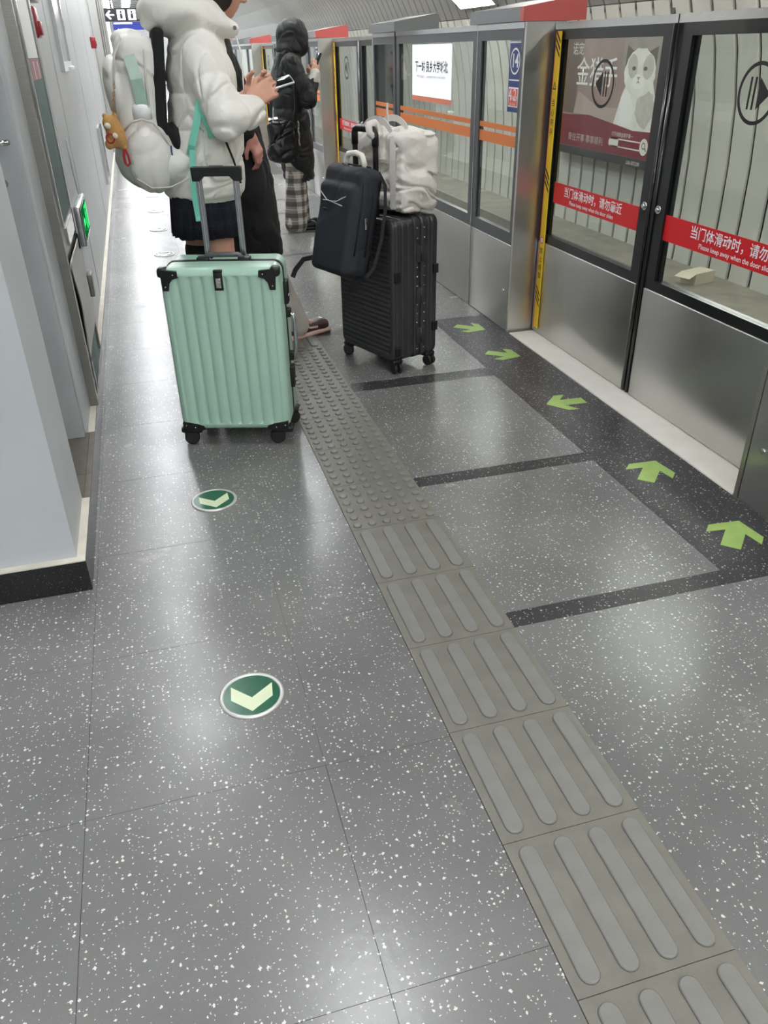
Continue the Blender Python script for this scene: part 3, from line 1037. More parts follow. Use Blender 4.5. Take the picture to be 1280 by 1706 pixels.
D0 = 1.945
narrow_unit(3.86, 1, 'steel door post with blue number 14 plate and red-ended cap', True, '14')
wide_panel(4.45, 5.92, 'wide glass screen with the white next-station notice', True)
narrow_unit(6.54, -1, 'grey-capped post behind the white bag, beyond the notice screen', False)
leaf(2.895, 3.855, 1, 'black-framed glass door leaf between the yellow strip and the door joint')
leaf(1.95, 2.887, -1, 'black-framed glass door leaf on the other side of the joint from the yellow strip')
narrow_unit(1.945, -1, 'steel door post where the white sill plate stops near the exit arrows', True)
wide_panel(-0.10, 1.35, 'wide glass screen before the green exit arrows', False)
# next bays
for k in (1, 2, 3):
    o = BAY * k
    if k == 1:
        narrow_unit(3.86 + o, 1, 'red-capped steel post behind the hooded person, with yellow strip', True, '')
        leaf(2.895 + o, 3.855 + o, 1, 'glass door leaf closest behind the hooded person by the red-capped post')
        leaf(1.95 + o, 2.887 + o, -1, 'glass door leaf between the grey-capped post and the leaf by the hooded person')
        wide_panel(4.45 + o, 5.92 + o, 'wide glass screen beyond the hooded person', False)
        narrow_unit(6.54 + o, -1, 'far grey-capped post beyond the hooded person', False)
    else:
        g = ('far platform screens', 'distant door post with red cap and yellow strip down the platform', 'distant glass door leaf down the platform', 'distant wide glass screen down the platform')
        for q in (narrow_unit(3.86 + o, 1, g[1], True), narrow_unit(6.54 + o, -1, 'distant grey-capped post down the platform', False)):
            q['group'] = 'far door posts'
        for q in (leaf(2.895 + o, 3.855 + o, 1, g[2], False), leaf(1.95 + o, 2.887 + o, -1, g[2], False)):
            q['group'] = 'far door leaves'
        wide_panel(4.45 + o, 5.92 + o, g[3], False)['group'] = 'far glass screens'

# ================================================================== ADVERT ON THE TRACK WALL
ad = thing('advert_board', 'framed advert with a white cat on the slatted track wall', 'advert', (4.70, 7.12, 0.29))
AL, AH = 2.30, 1.42
for q in ((0, AL, 0, 0.08), (0, AL, AH - 0.08, AH), (0, 0.05, 0.08, AH - 0.08), (AL - 0.05, AL, 0.08, AH - 0.08)):
    MB().box(0, 0.10, q[0], q[1], q[2], q[3]).build('board_frame', 'adframe', ad)
pnl = MB().box(0.02, 0.09, 0.05, AL - 0.05, 0.08, AH - 0.08).build('print_panel', 'ad_top', ad)
af = lambda x: (lambda a, b: Vector((x, AL - 0.05 - a, 0.08 + b)))        # a: from the reader's left, b: up
def adpoly(pts, m, x, name):
    q = MB()
    f = af(x)
    q.add([f(a, b) for a, b in pts], [tuple(range(len(pts)))])
    return q.build(name, m, pnl)
PW, PH = AL - 0.10, AH - 0.16
def blob(cx, cy, rx, ry, n=28, rot=0, seed=0, rough=0.0):
    rs = random.Random(seed)
    o = []
    for i in range(n):
        t = 2 * PI * i / n
        k = 1 + rough * rs.uniform(-1, 1)
        x, y = rx * k * math.cos(t), ry * k * math.sin(t)
        o.append((cx + x * math.cos(rot) - y * math.sin(rot), cy + x * math.sin(rot) + y * math.cos(rot)))
    return o
adpoly([(0, 0), (PW, 0), (PW, 0.25), (1.8, 0.24), (1.40, 0.28), (0.9, 0.33), (0.4, 0.31), (0, 0.33)], 'ad_red', 0.0188, 'red_ground')
adpoly([(0.55, 0.33), (0.9, 0.33), (1.40, 0.28), (1.46, 0.42), (1.05, 0.42), (0.62, 0.55)], 'ad_pale', 0.0186, 'pale_wedge')
adpoly([(0, 0.33), (0.55, 0.33), (0.70, PH), (0, PH)], 'ad_brown', 0.0187, 'brown_curtain')
adpoly([(1.45, 0.80), (1.50, PH), (2.1, PH), (2.2, 0.85), (2.1, 0.7)], 'cat_g', 0.0187, 'grey_backdrop')
adpoly([(1.41, 0.28), (1.46, 0.40), (1.52, 0.55), (1.62, 0.70), (2.02, 0.70), (2.12, 0.52), (2.19, 0.36), (2.19, 0.25), (1.8, 0.24)], 'cat', 0.0182, 'cat_body')
adpoly(blob(1.62, 0.42, 0.12, 0.17, 22, 0.2, 9, 0.10), 'cat_w', 0.01812, 'cat_shoulder')
adpoly(blob(1.95, 0.44, 0.16, 0.17, 24, 0, 8, 0.10), 'cat_l', 0.0181, 'cat_chest_shade')
adpoly(blob(1.79, 0.74, 0.27, 0.205, 34, 0, 3, 0.04), 'cat', 0.0178, 'cat_head')
adpoly([(1.52, 0.78), (1.53, 0.97), (1.68, 0.91)], 'cat_d', 0.0179, 'cat_ear')
adpoly([(1.90, 0.91), (2.06, 0.96), (2.05, 0.76)], 'cat_d', 0.0179, 'cat_ear')
adpoly(blob(1.66, 0.79, 0.085, 0.105, 22, 0.35, 5, 0.07), 'cat_l', 0.0175, 'cat_patch')
adpoly(blob(1.93, 0.79, 0.090, 0.105, 22, -0.35, 6, 0.07), 'cat_l', 0.0175, 'cat_patch')
for a in (1.685, 1.885):
    adpoly(blob(a, 0.775, 0.032, 0.018), 'cat_d', 0.0172, 'cat_eye')
adpoly(blob(1.785, 0.665, 0.10, 0.062, 22, 0, 4, 0.06), 'cat_w', 0.0173, 'cat_muzzle')
adpoly([(1.755, 0.705), (1.815, 0.705), (1.785, 0.675)], 'cat_g', 0.0170, 'cat_nose')
adpoly([(1.78, 0.675), (1.79, 0.675), (1.82, 0.645), (1.785, 0.658), (1.75, 0.645)], 'cat_g', 0.0170, 'cat_mouth')
f = af(0.0168)
lettering('金猎手', 0.285, lambda a, b: f(a + 0.97, b + 0.71), 'cat_w', pnl, bold=0.0012)
lettering('诺宠', 0.125, lambda a, b: f(a + 0.54, b + 0.935), 'cat', pnl)
lettering('聚住开事 事事顺利', 0.085, lambda a, b: f(a + 0.87, b + 0.09), 'cat_l', pnl, squeeze=1.1)
lettering('打开搜索金猎手第一', 0.045, lambda a, b: f(a + 1.62, b + 0.185), 'cat', pnl)
q = MB()
for b0, b1 in ((0.070, 0.082), (0.140, 0.152)):
    q.add([f(a, b) for a, b in [(1.38, b0), (2.0, b0), (2.0, b1), (1.38, b1)]], [(0, 1, 2, 3)])
q.add([f(a, b) for a, b in [(1.40, 0.070), (1.56, 0.070), (1.56, 0.152), (1.40, 0.152), (1.375, 0.135), (1.37, 0.11), (1.375, 0.085)]], [tuple(range(7))])
q.build('search_pill', 'cat', pnl)
adpoly(blob(2.03, 0.112, 0.072, 0.075), 'cat', 0.0166, 'search_button')
q = MB()
f2 = af(0.0162)
q.ring_flat((2.025, 0.122), 0.022, 0.032, f2, 20)
q.add([f2(2.045, 0.102), f2(2.07, 0.072), f2(2.08, 0.082), f2(2.055, 0.112)], [(0, 1, 2, 3)])
q.build('magnifier_icon', 'cat_d', pnl)
lettering('L06-003208', 0.05, lambda a, b: Vector((-0.0008, AL - 1.95 - a, 0.035 + b)), 'cat', ad)
# carton left on the concrete walkway
cb = MB()
cb.box(-0.13, 0.13, -0.08, 0.08, 0, 0.10)
cb.add([(-0.13, -0.08, 0.10), (-0.13, 0.08, 0.10), (-0.22, 0.08, 0.07), (-0.22, -0.08, 0.07)], [(0, 1, 2, 3)])
o = cb.build('carton', 'carton')
o.location = (4.64, 6.08, -0.5)
o.rotation_euler = (0, 0, 0.3)
tag(o, 'pale open carton lying on the concrete ledge behind the glass', 'carton')
# ================================================================== FLOOR STICKERS AND DISCS
def arrow(x, y, ang, label):
    # tip along +x local, wide head with notch, stubby tail
    pts = [(0.088, 0), (0.018, 0.083), (-0.030, 0.083), (0.012, 0.030), (-0.090, 0.030), (-0.090, -0.030), (0.012, -0.030), (-0.030, -0.083), (0.018, -0.083)]
    o = MB().prism(pts, 0.0002, 0.0012).build('floor_arrow', 'arrow_green')
    o.location = (x, y, 0)
    o.rotation_euler = (0, 0, math.radians(ang))
    tag(o, label, 'arrow sticker')
arrow(1.630, 4.000, -41, 'green arrow sticker furthest up the black border, beside the number 14 post')
arrow(1.627, 3.535, -38, 'green arrow sticker on black border right where the white sill starts')
arrow(1.630, 2.873, 177, 'green arrow sticker pointing straight away from the door joint')
arrow(1.627, 2.195, 47, 'green arrow sticker on black border between the straight arrow and last inlay strip')
arrow(1.640, 1.735, 45, 'green arrow sticker next to the last black inlay strip')

def disc_parts(t):
    q = MB()
    rr = [(0.0785, 0.0), (0.0785, 0.0035), (0.076, 0.0052), (0.0705, 0.0052), (0.068, 0.0036), (0.068, 0.0)]
    n = 48
    q.loft([[(r * math.cos(2 * PI * i / n), r * math.sin(2 * PI * i / n), z) for i in range(n)] for r, z in rr], cap=False)
    q.build('ring', 'ring', t, 'bright steel ring')
    q = MB()
    q.prism([(0.0685 * math.cos(2 * PI * i / n), 0.0685 * math.sin(2 * PI * i / n)) for i in range(n)], 0.0, 0.0036)
    q.build('face', 'disc_green', t)
    q = MB()
    q.prism([(0.0, -0.056), (0.050, -0.012), (0.050, 0.034), (0.0, -0.010), (-0.050, 0.034), (-0.050, -0.012)], 0.0036, 0.0040)
    q.build('chevron', 'chevron', t)
dl = ['green floor disc with pale chevron, the one with scuffed bright floor before it',
      'green floor disc with pale chevron just in front of the mint suitcase',
      None, None, None, 'first green floor disc showing beyond the mint suitcase', 'second green floor disc showing beyond the mint suitcase',
      'third green floor disc showing beyond the mint suitcase', 'fourth green floor disc beyond the mint suitcase, by the cream backpack']
first = None
for k, (x, y) in enumerate([(0.062, 1.458), (0.068, 2.461), (0.07, 3.46), (0.07, 4.48), (0.07, 5.5), (0.072, 6.51), (0.066, 7.54), (0.075, 8.52), (0.075, 9.52), (0.075, 10.5)]):
    if k in (2, 3, 4, 9):
        continue
    lb = dl[k] if k < len(dl) else 'distant green floor disc past the cream backpack'
    t = thing('floor_disc', lb, 'floor marker', (x, y, 0), math.radians(-6 if k == 0 else 2), 'green chevron discs along the floor')
    disc_parts(t)

# ================================================================== LEFT WALL FITTINGS
WX = -0.35
cab = thing('hose_cabinet', 'tall steel fire cabinet with green glass and a dented lower door', 'cabinet', (WX, 3.22, 0.106))
CL = 0.70
def cb_(x0, x1, y0, y1, z0, z1, name, m, par=None, label=None):
    return MB().box(x0, x1, y0, y1, z0, z1).build(name, m, par or cab, label)
cb_(0.0, 0.020, 0, CL, 0, 2.1, 'body', 'steel_old')
cb_(0.020, 0.032, 0, 0.045, 0, 2.1, 'frame_upright', 'steel_old')
cb_(0.020, 0.032, CL - 0.045, CL, 0, 2.1, 'frame_upright', 'steel_old')
cb_(0.020, 0.032, 0.045, CL - 0.045, 0, 0.03, 'frame_rail', 'steel_old')
cb_(0.020, 0.032, 0.045, CL - 0.045, 2.06, 2.1, 'frame_rail', 'steel_old')
ud = cb_(0.020, 0.028, 0.05, CL - 0.05, 0.58, 2.05, 'upper_door', 'steel_old')
cb_(0.028, 0.031, 0.13, CL - 0.12, 0.68, 2.0, 'glass_pane', 'glass_green', ud)
cb_(0.0312, 0.0322, 0.15, CL - 0.16, 1.235, 1.50, 'paper_notice', 'white', ud, 'white notice with a dark red foot')
cb_(0.0312, 0.0324, 0.15, CL - 0.16, 1.165, 1.233, 'notice_foot', 'redbox', ud)
for y in (0.30, 0.46):
    cb_(0.0324, 0.0328, y, y + 0.012, 1.168, 1.225, 'foot_line', 'white', ud)
cb_(0.030, 0.037, 0.10, 0.115, 0.68, 1.95, 'glass_bead', 'steel_l', ud)
cb_(0.030, 0.037, CL - 0.115, CL - 0.10, 0.68, 1.95, 'glass_bead', 'steel_l', ud)
cb_(0.028, 0.036, 0.20, 0.55, 0.595, 0.66, 'label_plate', 'steel_l', ud)
q = MB()
q.tube([(0.028, CL - 0.09, 0.50), (0.036, CL - 0.09, 0.505), (0.036, CL - 0.09, 0.565), (0.028, CL - 0.09, 0.57)], 0.004)
q.build('handle', 'blackplastic', ud)
# lower door: bent metal sheet
n = 14
vs, fs = [], []
for i in range(n + 1):
    for j in range(n + 1):
        y = 0.06 + (CL - 0.12) * i / n
        z = 0.17 + 0.38 * j / n
        u, v = i / n, j / n
        dx = 0.003 * max(0, 1 - u * 3.0) * math.sin(PI * min(1, v * 1.05)) ** 2 - 0.002 * math.sin(5 * u + 7 * v) * math.sin(PI * u)
        vs.append((0.034 + max(dx, -0.003), y + 0.07 * max(0, 1 - u * 2) * math.sin(PI * v) ** 2, z))
for i in range(n):
    for j in range(n):
        a = i * (n + 1) + j
        fs.append((a, a + 1, a + n + 2, a + n + 1))
q = MB()
q.add(vs, fs, True)
lo_ = q.build('lower_door', 'steel_old', cab, 'dented steel lower door')
md = lo_.modifiers.new('thickness', 'SOLIDIFY')
md.thickness = 0.003
cb_(0.0201, 0.0225, 0.05, 0.20, 0.18, 0.54, 'gap_shade', 'dark')  # dark strip stands in for the shade inside the door gap
cb_(0.028, 0.031, 0.16, CL - 0.16, 0.045, 0.155, 'vent_panel', 'glass_green')
for y in (0.10, 0.125):
    cb_(0.028, 0.033, y, y + 0.008, 0.04, 0.16, 'vent_bead', 'steel_l')

ex = thing('exit_sign', 'small lit green exit sign low on the wall past the steel cabinet', 'exit sign', (WX, 4.36, 0.52))
MB().rbox((0.016, 0.22, 0.09), (0.03, 0.46, 0.19), 0.006).build('housing', 'steel_l', ex)
fc = MB().box(0.031, 0.0325, 0.02, 0.42, 0.018, 0.162).build('lit_face', 'exit_d', ex)
q = MB()
x = 0.0332
# running figure, door and arrow as glowing marks
def ep(pts):
    q.add([(x, a, b) for a, b in pts], [tuple(range(len(pts)))])
ep([(0.05, 0.09), (0.09, 0.13), (0.09, 0.105), (0.17, 0.105), (0.17, 0.075), (0.09, 0.075), (0.09, 0.05)])
ep([(0.22, 0.03), (0.22, 0.15), (0.235, 0.15), (0.235, 0.03)])
ep([(0.235, 0.135), (0.32, 0.135), (0.32, 0.15), (0.235, 0.15)])
ep([(0.305, 0.03), (0.32, 0.03), (0.32, 0.135), (0.305, 0.135)])
ep([(0.25, 0.11), (0.265, 0.125), (0.285, 0.115), (0.275, 0.07), (0.295, 0.035), (0.28, 0.03), (0.262, 0.065), (0.245, 0.04), (0.24, 0.05), (0.255, 0.08)])
ep([(0.345, 0.03), (0.41, 0.03), (0.41, 0.15), (0.345, 0.15)])
q.build('pictogram', 'exit', fc)
q = MB()
q.tube([(0.012, 0.36, 0.19), (0.006, 0.365, 0.30), (0.004, 0.372, 0.46)], 0.004, 6)
q.build('cable', 'wall_col', ex)

fp = thing('wall_frame', 'slim steel poster frame on the pale wall above the exit sign', 'frame', (WX, 5.45, 1.265))
for a in ((0, 0.75, 0, 0.05), (0, 0.75, 0.85, 0.90), (0, 0.05, 0.05, 0.85), (0.70, 0.75, 0.05, 0.85)):
    MB().box(0.0, 0.022, *a).build('frame_bar', 'chrome', fp)
MB().box(0.0, 0.012, 0.05, 0.70, 0.05, 0.85).build('poster_sheet', 'steel_l', fp)
MB().rbox((0.028, 0.68, 0.012), (0.02, 0.14, 0.02), 0.005).build('catch', 'white', fp)

fa = thing('fire_alarm', 'dark red fire alarm box beside the steel cabinet', 'alarm box', (WX, 3.945, 1.41))
MB().rbox((0.02, 0.07, 0.055), (0.04, 0.14, 0.11), 0.008).build('case', 'redbox', fa)
MB().rbox((0.044, 0.08, 0.035), (0.012, 0.08, 0.05), 0.004).build('button_cover', 'redbox', fa)
MB().box(0.01, 0.04, 0.141, 0.16, 0.005, 0.03).build('bracket', 'white', fa)
q = MB().rbox((0.022, 0.09, 0.22), (0.044, 0.24, 0.20), 0.005)
o = q.build('junction_box', 'white')
o.location = (WX, 4.02, 1.42)
tag(o, 'white square junction box above the red fire alarm', 'box')
fa2 = thing('fire_alarm', 'small distant red fire alarm far down the pale wall', 'alarm box', (WX, 11.6, 1.42))
MB().rbox((0.03, 0.06, 0.05), (0.06, 0.16, 0.12), 0.008).build('case', 'redbox', fa2)
MB().rbox((0.062, 0.06, 0.04), (0.012, 0.08, 0.05), 0.004).build('button_cover', 'redbox', fa2)

hb = thing('wall_hatch', 'steel edged hatch low on the wall beyond the exit sign', 'hatch', (WX, 8.75, 0.24))
MB().box(0, 0.030, 0, 0.03, 0, 0.5).build('hatch_edge', 'chrome', hb)
MB().box(0, 0.030, 0.57, 0.60, 0, 0.5).build('hatch_edge', 'chrome', hb)
MB().box(0, 0.014, 0.03, 0.57, 0, 0.5).build('hatch_door', 'steel_l', hb)
for z in (0.06, 0.42):
    MB().cyl((0.020, 0.045, z - 0.02), (0.020, 0.045, z + 0.02), 0.006).build('hinge', 'steel', hb)
bk = MB().rbox((0.012, 0, 0), (0.024, 0.10, 0.11), 0.004).build('wall_socket', 'steel_old')
bk.location = (WX, 4.35, 0.33)
tag(bk, 'small tarnished metal plate beneath the exit sign', 'socket')
# steel door surrounds far along the wall
for i, y in enumerate((13.2, 15.0, 17.5, 20.0)):
    t = thing('steel_surround', 'steel door surround standing out of the far left wall', 'door frame', (WX + 0.004, y, 0.106), 0, 'steel surrounds far along the wall')
    MB().box(0, 0.10, 0, 0.12, 0, 2.5).build('jamb', 'steel', t)
    MB().box(0, 0.10, 1.1, 1.22, 0, 2.5).build('jamb', 'steel_old', t)
    MB().box(0, 0.10, 0.12, 1.1, 2.35, 2.5).build('head', 'steel', t)
    MB().box(0, 0.02, 0.12, 1.1, 0, 2.35).build('leaf', 'greyframe', t)

# ---- hanging direction sign
hs = thing('hanging_sign', 'dark hanging direction sign with white arrow and pictograms', 'sign', (0, 24.0, 1.90))
MB().box(-0.30, 1.70, 0, 0.10, 0.14, 0.42).build('panel', 'signface', hs)
MB().box(-0.12, 0.62, -0.005, 0.10, -0.04, 0.13).build('lower_panel', 'signblue', hs)
for xx in (-0.1, 1.5):
    MB().cyl((xx, 0.05, 0.42), (xx, 0.05, 1.1), 0.02).build('hanger', 'steel', hs)
def sp(pts, name='mark'):
    q = MB()
    q.add([(a, -0.008, b) for a, b in pts], [tuple(range(len(pts)))])
    return q.build(name, 'signwhite', hs)
q = MB()
q.add([(-0.26, -0.008, 0.28), (-0.16, -0.008, 0.38), (-0.12, -0.008, 0.36), (-0.19, -0.008, 0.295), (-0.05, -0.008, 0.295), (-0.05, -0.008, 0.265), (-0.19, -0.008, 0.265), (-0.12, -0.008, 0.20), (-0.16, -0.008, 0.18)], [tuple(range(9))])
q.build('arrow_mark', 'signwhite', hs)
for a in (0.02, 0.28, 0.85):
    pg = sp([(a, 0.17), (a + 0.19, 0.17), (a + 0.19, 0.39), (a, 0.39)], 'pictogram')
    q = MB()
    f_ = lambda u, v: Vector((u, -0.012, v))
    q.ring_flat((a + 0.095, 0.34), 0.0, 0.025, f_, 12)
    q.add([f_(a + 0.06, 0.20), f_(a + 0.13, 0.20), f_(a + 0.12, 0.31), f_(a + 0.07, 0.31)], [(0, 1, 2, 3)])
    q.build('figure', 'signface', pg)
for a in (0.50, 1.08):
    for z, h in ((0.30, 0.06), (0.20, 0.03)):
        sp([(a, z), (a + 0.28, z), (a + 0.28, z + h), (a, z + h)], 'line')
q = MB()
q.add([(-0.10, -0.009, 0.085), (0.35, -0.009, 0.085), (0.35, -0.009, 0.115), (-0.10, -0.009, 0.115)], [(0, 1, 2, 3)])
q.build('line', 'signwhite', hs)
# ================================================================== LUGGAGE
def rrect(hx, hy, r, n=5):
    p = []
    for cx, cy, a0 in ((hx - r, hy - r, 0), (-hx + r, hy - r, 90), (-hx + r, -hy + r, 180), (hx - r, -hy + r, 270)):
        for i in range(n + 1):
            a = math.radians(a0 + 90 * i / n)
            p.append((cx + r * math.cos(a), cy + r * math.sin(a)))
    return p

def wheel(par, x, y, mm='wheel', rz=0.0, r=0.026):
    """spinner wheel: fork, two discs, hub caps; par = suitcase"""
    f = MB()
    f.cyl((x, y, 0.056), (x, y, 0.075), 0.022, 0.026)
    f.rbox((x + 0.010 * math.cos(rz), y + 0.010 * math.sin(rz), 0.042), (0.034, 0.014, 0.034), 0.005, 2, Matrix.Rotation(rz, 3, 'Z'))
    w_ = f.build('wheel_fork', 'blackplastic', par)
    cx, cy = x + 0.016 * math.cos(rz), y + 0.016 * math.sin(rz)
    ax = Vector((-math.sin(rz), math.cos(rz), 0))
    for s in (-1, 1):
        c = Vector((cx, cy, r)) + ax * s * 0.014
        q = MB()
        n = 22
        u = Vector((math.cos(rz), math.sin(rz), 0))
        rg = []
        for d, rr in ((-0.008, r - 0.006), (-0.006, r - 0.001), (-0.003, r), (0.003, r), (0.006, r - 0.001), (0.008, r - 0.006)):
            rg.append([c + ax * d + (u * math.cos(2 * PI * i / n) + Vector((0, 0, 1)) * math.sin(2 * PI * i / n)) * rr for i in range(n)])
        q.loft(rg)
        wo = q.build('wheel_disc', mm, w_)
    return w_

# ---- mint suitcase ------------------------------------------------
gs = thing('suitcase', 'mint green ribbed hard-shell suitcase with raised telescopic handle', 'suitcase', (0.241, 3.004, 0), math.radians(-17.1))
HX, HD, Z0, Z1 = 0.214, 0.128, 0.066, 0.690
def ribbed_shell(sy, hx, z0, z1, y_in, y_out, nr, depth, mm, par, name, vertical=True, lab=None):
    """half shell: rounded box with ribs on its broad face, y from y_in to y_out"""
    d = 1 if y_out > y_in else -1
    D = abs(y_out - y_in)
    rc = 0.036
    cx, cz = 0, (z0 + z1) / 2
    hz = (z1 - z0) / 2
    # rim rings from the parting line outwards, broad face made as a grid with ribs
    q = MB()
    nx, nz = 132, 30
    def prof_edge(t):
        # inset of outline by depth (rounded front edge)
        rr = 0.030
        if t < D - rr:
            return 0.0
        u = (t - (D - rr)) / rr
        return rr * (1 - math.sqrt(max(0, 1 - u * u)))
    ts = [0.0, 0.004, 0.03] + [D - 0.030 + 0.030 * math.sin(a * PI / 2 / 5) for a in range(6)]
    rings = []
    for t in ts:
        i_ = prof_edge(t) * 0.8
        pts = []
        N = 200
        base = rrect(hx - i_, hz - i_, max(rc - i_ * 0.5, 0.008), 8)
        for a, b in base:
            pts.append((a, y_in + d * t, cz + b))
        rings.append(pts)
    q.loft(rings, cap=False)
    q.add(rings[0], [tuple(range(len(rings[0])))])
    # face
    i_ = prof_edge(D) * 0.8
    bx, bz = hx - i_, hz - i_
    rcc = max(rc - i_ * 0.5, 0.008)
    per = (2 * bx * 0.94) / nr
    vs, fs = [], []
    na = nr * 12
    vv = [-1.0, -0.99, -0.98, -0.965, -0.95, -0.93, -0.90, -0.85, -0.6, -0.3, 0.0, 0.3, 0.6, 0.85, 0.90, 0.93, 0.95, 0.965, 0.98, 0.99, 1.0]
    nb = len(vv) - 1
    for i in range(na + 1):
        u = -1 + 2 * i / na
        for j in range(nb + 1):
            v = vv[j]
            a, b = (u, v) if vertical else (v, u)
            x, z = a * bx, b * bz
            # clip corner to rounded outline
            ox, oz = max(0, abs(x) - (bx - rcc)), max(0, abs(z) - (bz - rcc))
            L = math.hypot(ox, oz)
            if L > rcc:
                k = rcc / L
                x = math.copysign(bx - rcc + ox * k, x)
                z = math.copysign(bz - rcc + oz * k, z)
            c = x if vertical else z
            ext = bx if vertical else bz
            ph = (c / (2 * ext) + 0.5) * nr
            groove = (1 - abs(2 * (ph - round(ph)))) ** 3.0 * depth
            e = min(bx - abs(x), bz - abs(z))
            fade = min(1, max(0, e / 0.012))
            vs.append((x, y_in + d * (D - groove * fade + 0.0004), cz + z))
    for i in range(na):
        for j in range(nb):
            o = i * (nb + 1) + j
            fs.append((o, o + 1, o + nb + 2, o + nb + 1))
    q.add(vs, fs, True)
    return q.build(name, mm, par, lab)
ribbed_shell(1, HX, Z0, Z1, -0.006, -HD, 9, 0.0095, 'mint', gs, 'front_shell')
ribbed_shell(1, HX, Z0, Z1, 0.006, HD, 9, 0.0095, 'mint', gs, 'rear_shell')
q = MB()
q.loft([[(a, y, (Z0 + Z1) / 2 + b) for a, b in rrect(HX - i_, (Z1 - Z0) / 2 - i_, 0.034, 6)] for y, i_ in ((-0.012, 0.0), (-0.011, -0.002), (0.011, -0.002), (0.012, 0.0))], cap=False)
q.build('frame_band', 'blackplastic', gs, 'black aluminium frame band between the shells')
# corner guards with rivets
def guard(sx, y, top, par):
    g = MB()
    zc = Z1 - 0.004 if top else Z0 + 0.004
    s = -1 if top else 1
    yy = y
    w_, h_ = (0.060, 0.060)
    if top:
        pts = [(0.006, -0.002), (0.064, 0.004), (0.066, 0.026), (0.046, 0.032), (0.034, 0.046), (0.028, 0.072), (0.008, 0.072), (0.004, 0.02)]
    else:
        pts = [(0.002, 0.0), (0.088, 0.0), (0.084, 0.016), (0.06, 0.024), (0.03, 0.030), (0.004, 0.034)]
    P = [(sx * (HX - 0.004 - a), zc + s * b) for a, b in pts]
    g.prism(P, yy - 0.004, yy + 0.010, lambda a, b, h: (a, h, b))
    ob = g.build('corner_guard', 'blackplastic', par)
    r_ = MB()
    for a, b in ((0.050, 0.016), (0.018, 0.058)) if top else ((0.05, 0.010), (0.015, 0.018)):
        r_.cyl((sx * (HX - 0.004 - a), yy - 0.004, zc + s * b), (sx * (HX - 0.004 - a), yy - 0.0062, zc + s * b), 0.0035, 0.002, 10)
    r_.build('rivets', 'chrome', ob)
for sx in (-1, 1):
    guard(sx, -HD, True, gs)
    guard(sx, -HD, False, gs)
    q = MB().rbox((sx * (HX - 0.012), -HD + 0.02, Z1 - 0.014), (0.034, 0.046, 0.034), 0.010, 3)
    q.build('corner_cap', 'blackplastic', gs)
    q = MB().rbox((sx * (HX - 0.035), -HD + 0.032, Z0 - 0.002), (0.084, 0.060, 0.022), 0.008, 3)
    q.build('wheel_housing', 'blackplastic', gs)
    q = MB().rbox((sx * (HX - 0.035), HD - 0.032, Z0 - 0.002), (0.084, 0.060, 0.022), 0.008, 3)
    q.build('wheel_housing', 'blackplastic', gs)
# badge at the middle of the upper edge
q = MB()
q.rbox((0.0, -HD - 0.002, Z1 - 0.045), (0.032, 0.006, 0.062), 0.002)
q.rbox((0.0, -HD + 0.016, Z1 - 0.010), (0.032, 0.036, 0.010), 0.002)
bd = q.build('badge', 'blackplastic', gs, 'small black badge with a narrow gap in the ribs')
MB().rbox((0.0, -HD - 0.0052, Z1 - 0.050), (0.018, 0.001, 0.034), 0.0004).build('badge_plate', 'chrome', bd)
# latches on the right side, bumpers on the left side
for z, h in ((0.575, 0.085), (0.245, 0.085)):
    q = MB().rbox((HX + 0.007, 0.0, z), (0.016, 0.050, h), 0.004)
    lt = q.build('latch', 'blackplastic', gs)
    MB().cyl((HX + 0.014, -0.010, z - 0.012), (HX + 0.018, -0.010, z - 0.012), 0.006).build('key_cylinder', 'chrome', lt)
q = MB()
q.tube([(HX + 0.004, 0.004, 0.49), (HX + 0.024, 0.004, 0.485), (HX + 0.028, 0.004, 0.46), (HX + 0.028, 0.004, 0.36), (HX + 0.024, 0.004, 0.335), (HX + 0.004, 0.004, 0.33)], 0.008, 10)
sh_ = q.build('side_handle', 'alu', gs)
for z in (0.495, 0.325):
    MB().rbox((HX + 0.008, 0.004, z), (0.02, 0.032, 0.034), 0.004).build('handle_mount', 'blackplastic', sh_)
for z in (0.50, 0.22):
    MB().rbox((-HX - 0.005, 0.0, z), (0.014, 0.034, 0.042), 0.003).build('hinge', 'blackplastic', gs)
# top grip
q = MB()
q.tube([(-0.072, 0.004, Z1 + 0.004), (-0.055, 0.004, Z1 + 0.020), (0.055, 0.004, Z1 + 0.020), (0.072, 0.004, Z1 + 0.004)], 0.009, 10)
tg = q.build('top_grip', 'greyframe', gs)
for x in (-0.076, 0.076):
    MB().rbox((x, 0.004, Z1 + 0.006), (0.046, 0.034, 0.014), 0.004).build('grip_mount', 'blackplastic', tg)
# telescopic handle
HY = 0.045
for x in (-0.066, 0.066):
    q = MB()
    q.prism(rrect(0.0105, 0.0075, 0.003, 3), Z1 - 0.01, 0.972, lambda a, b, h, x=x: (x + a, HY + b, h))
    tb_ = q.build('handle_tube', 'alu', gs)
    q = MB()
    for dx in (-0.0045, 0.0045):
        q.box(x + dx - 0.001, x + dx + 0.001, HY - 0.0079, HY - 0.0074, Z1, 0.968)
    q.build('tube_groove', 'greyframe', tb_)
    MB().rbox((x, HY, Z1 + 0.004), (0.036, 0.030, 0.012), 0.003).build('tube_collar', 'blackplastic', gs)
q = MB()
pts = [(-0.088, 0.0), (-0.060, 0.0), (-0.046, 0.016), (0.046, 0.016), (0.060, 0.0), (0.088, 0.0), (0.090, 0.048), (-0.090, 0.048)]
q.prism(pts, HY - 0.014, HY + 0.014, lambda a, b, h: (a, h, 0.955 + b))
hg = q.build('handle_grip', 'blackplastic', gs, 'black plastic pull grip')
bv = hg.modifiers.new('round', 'BEVEL')
bv.width = 0.004
bv.segments = 2
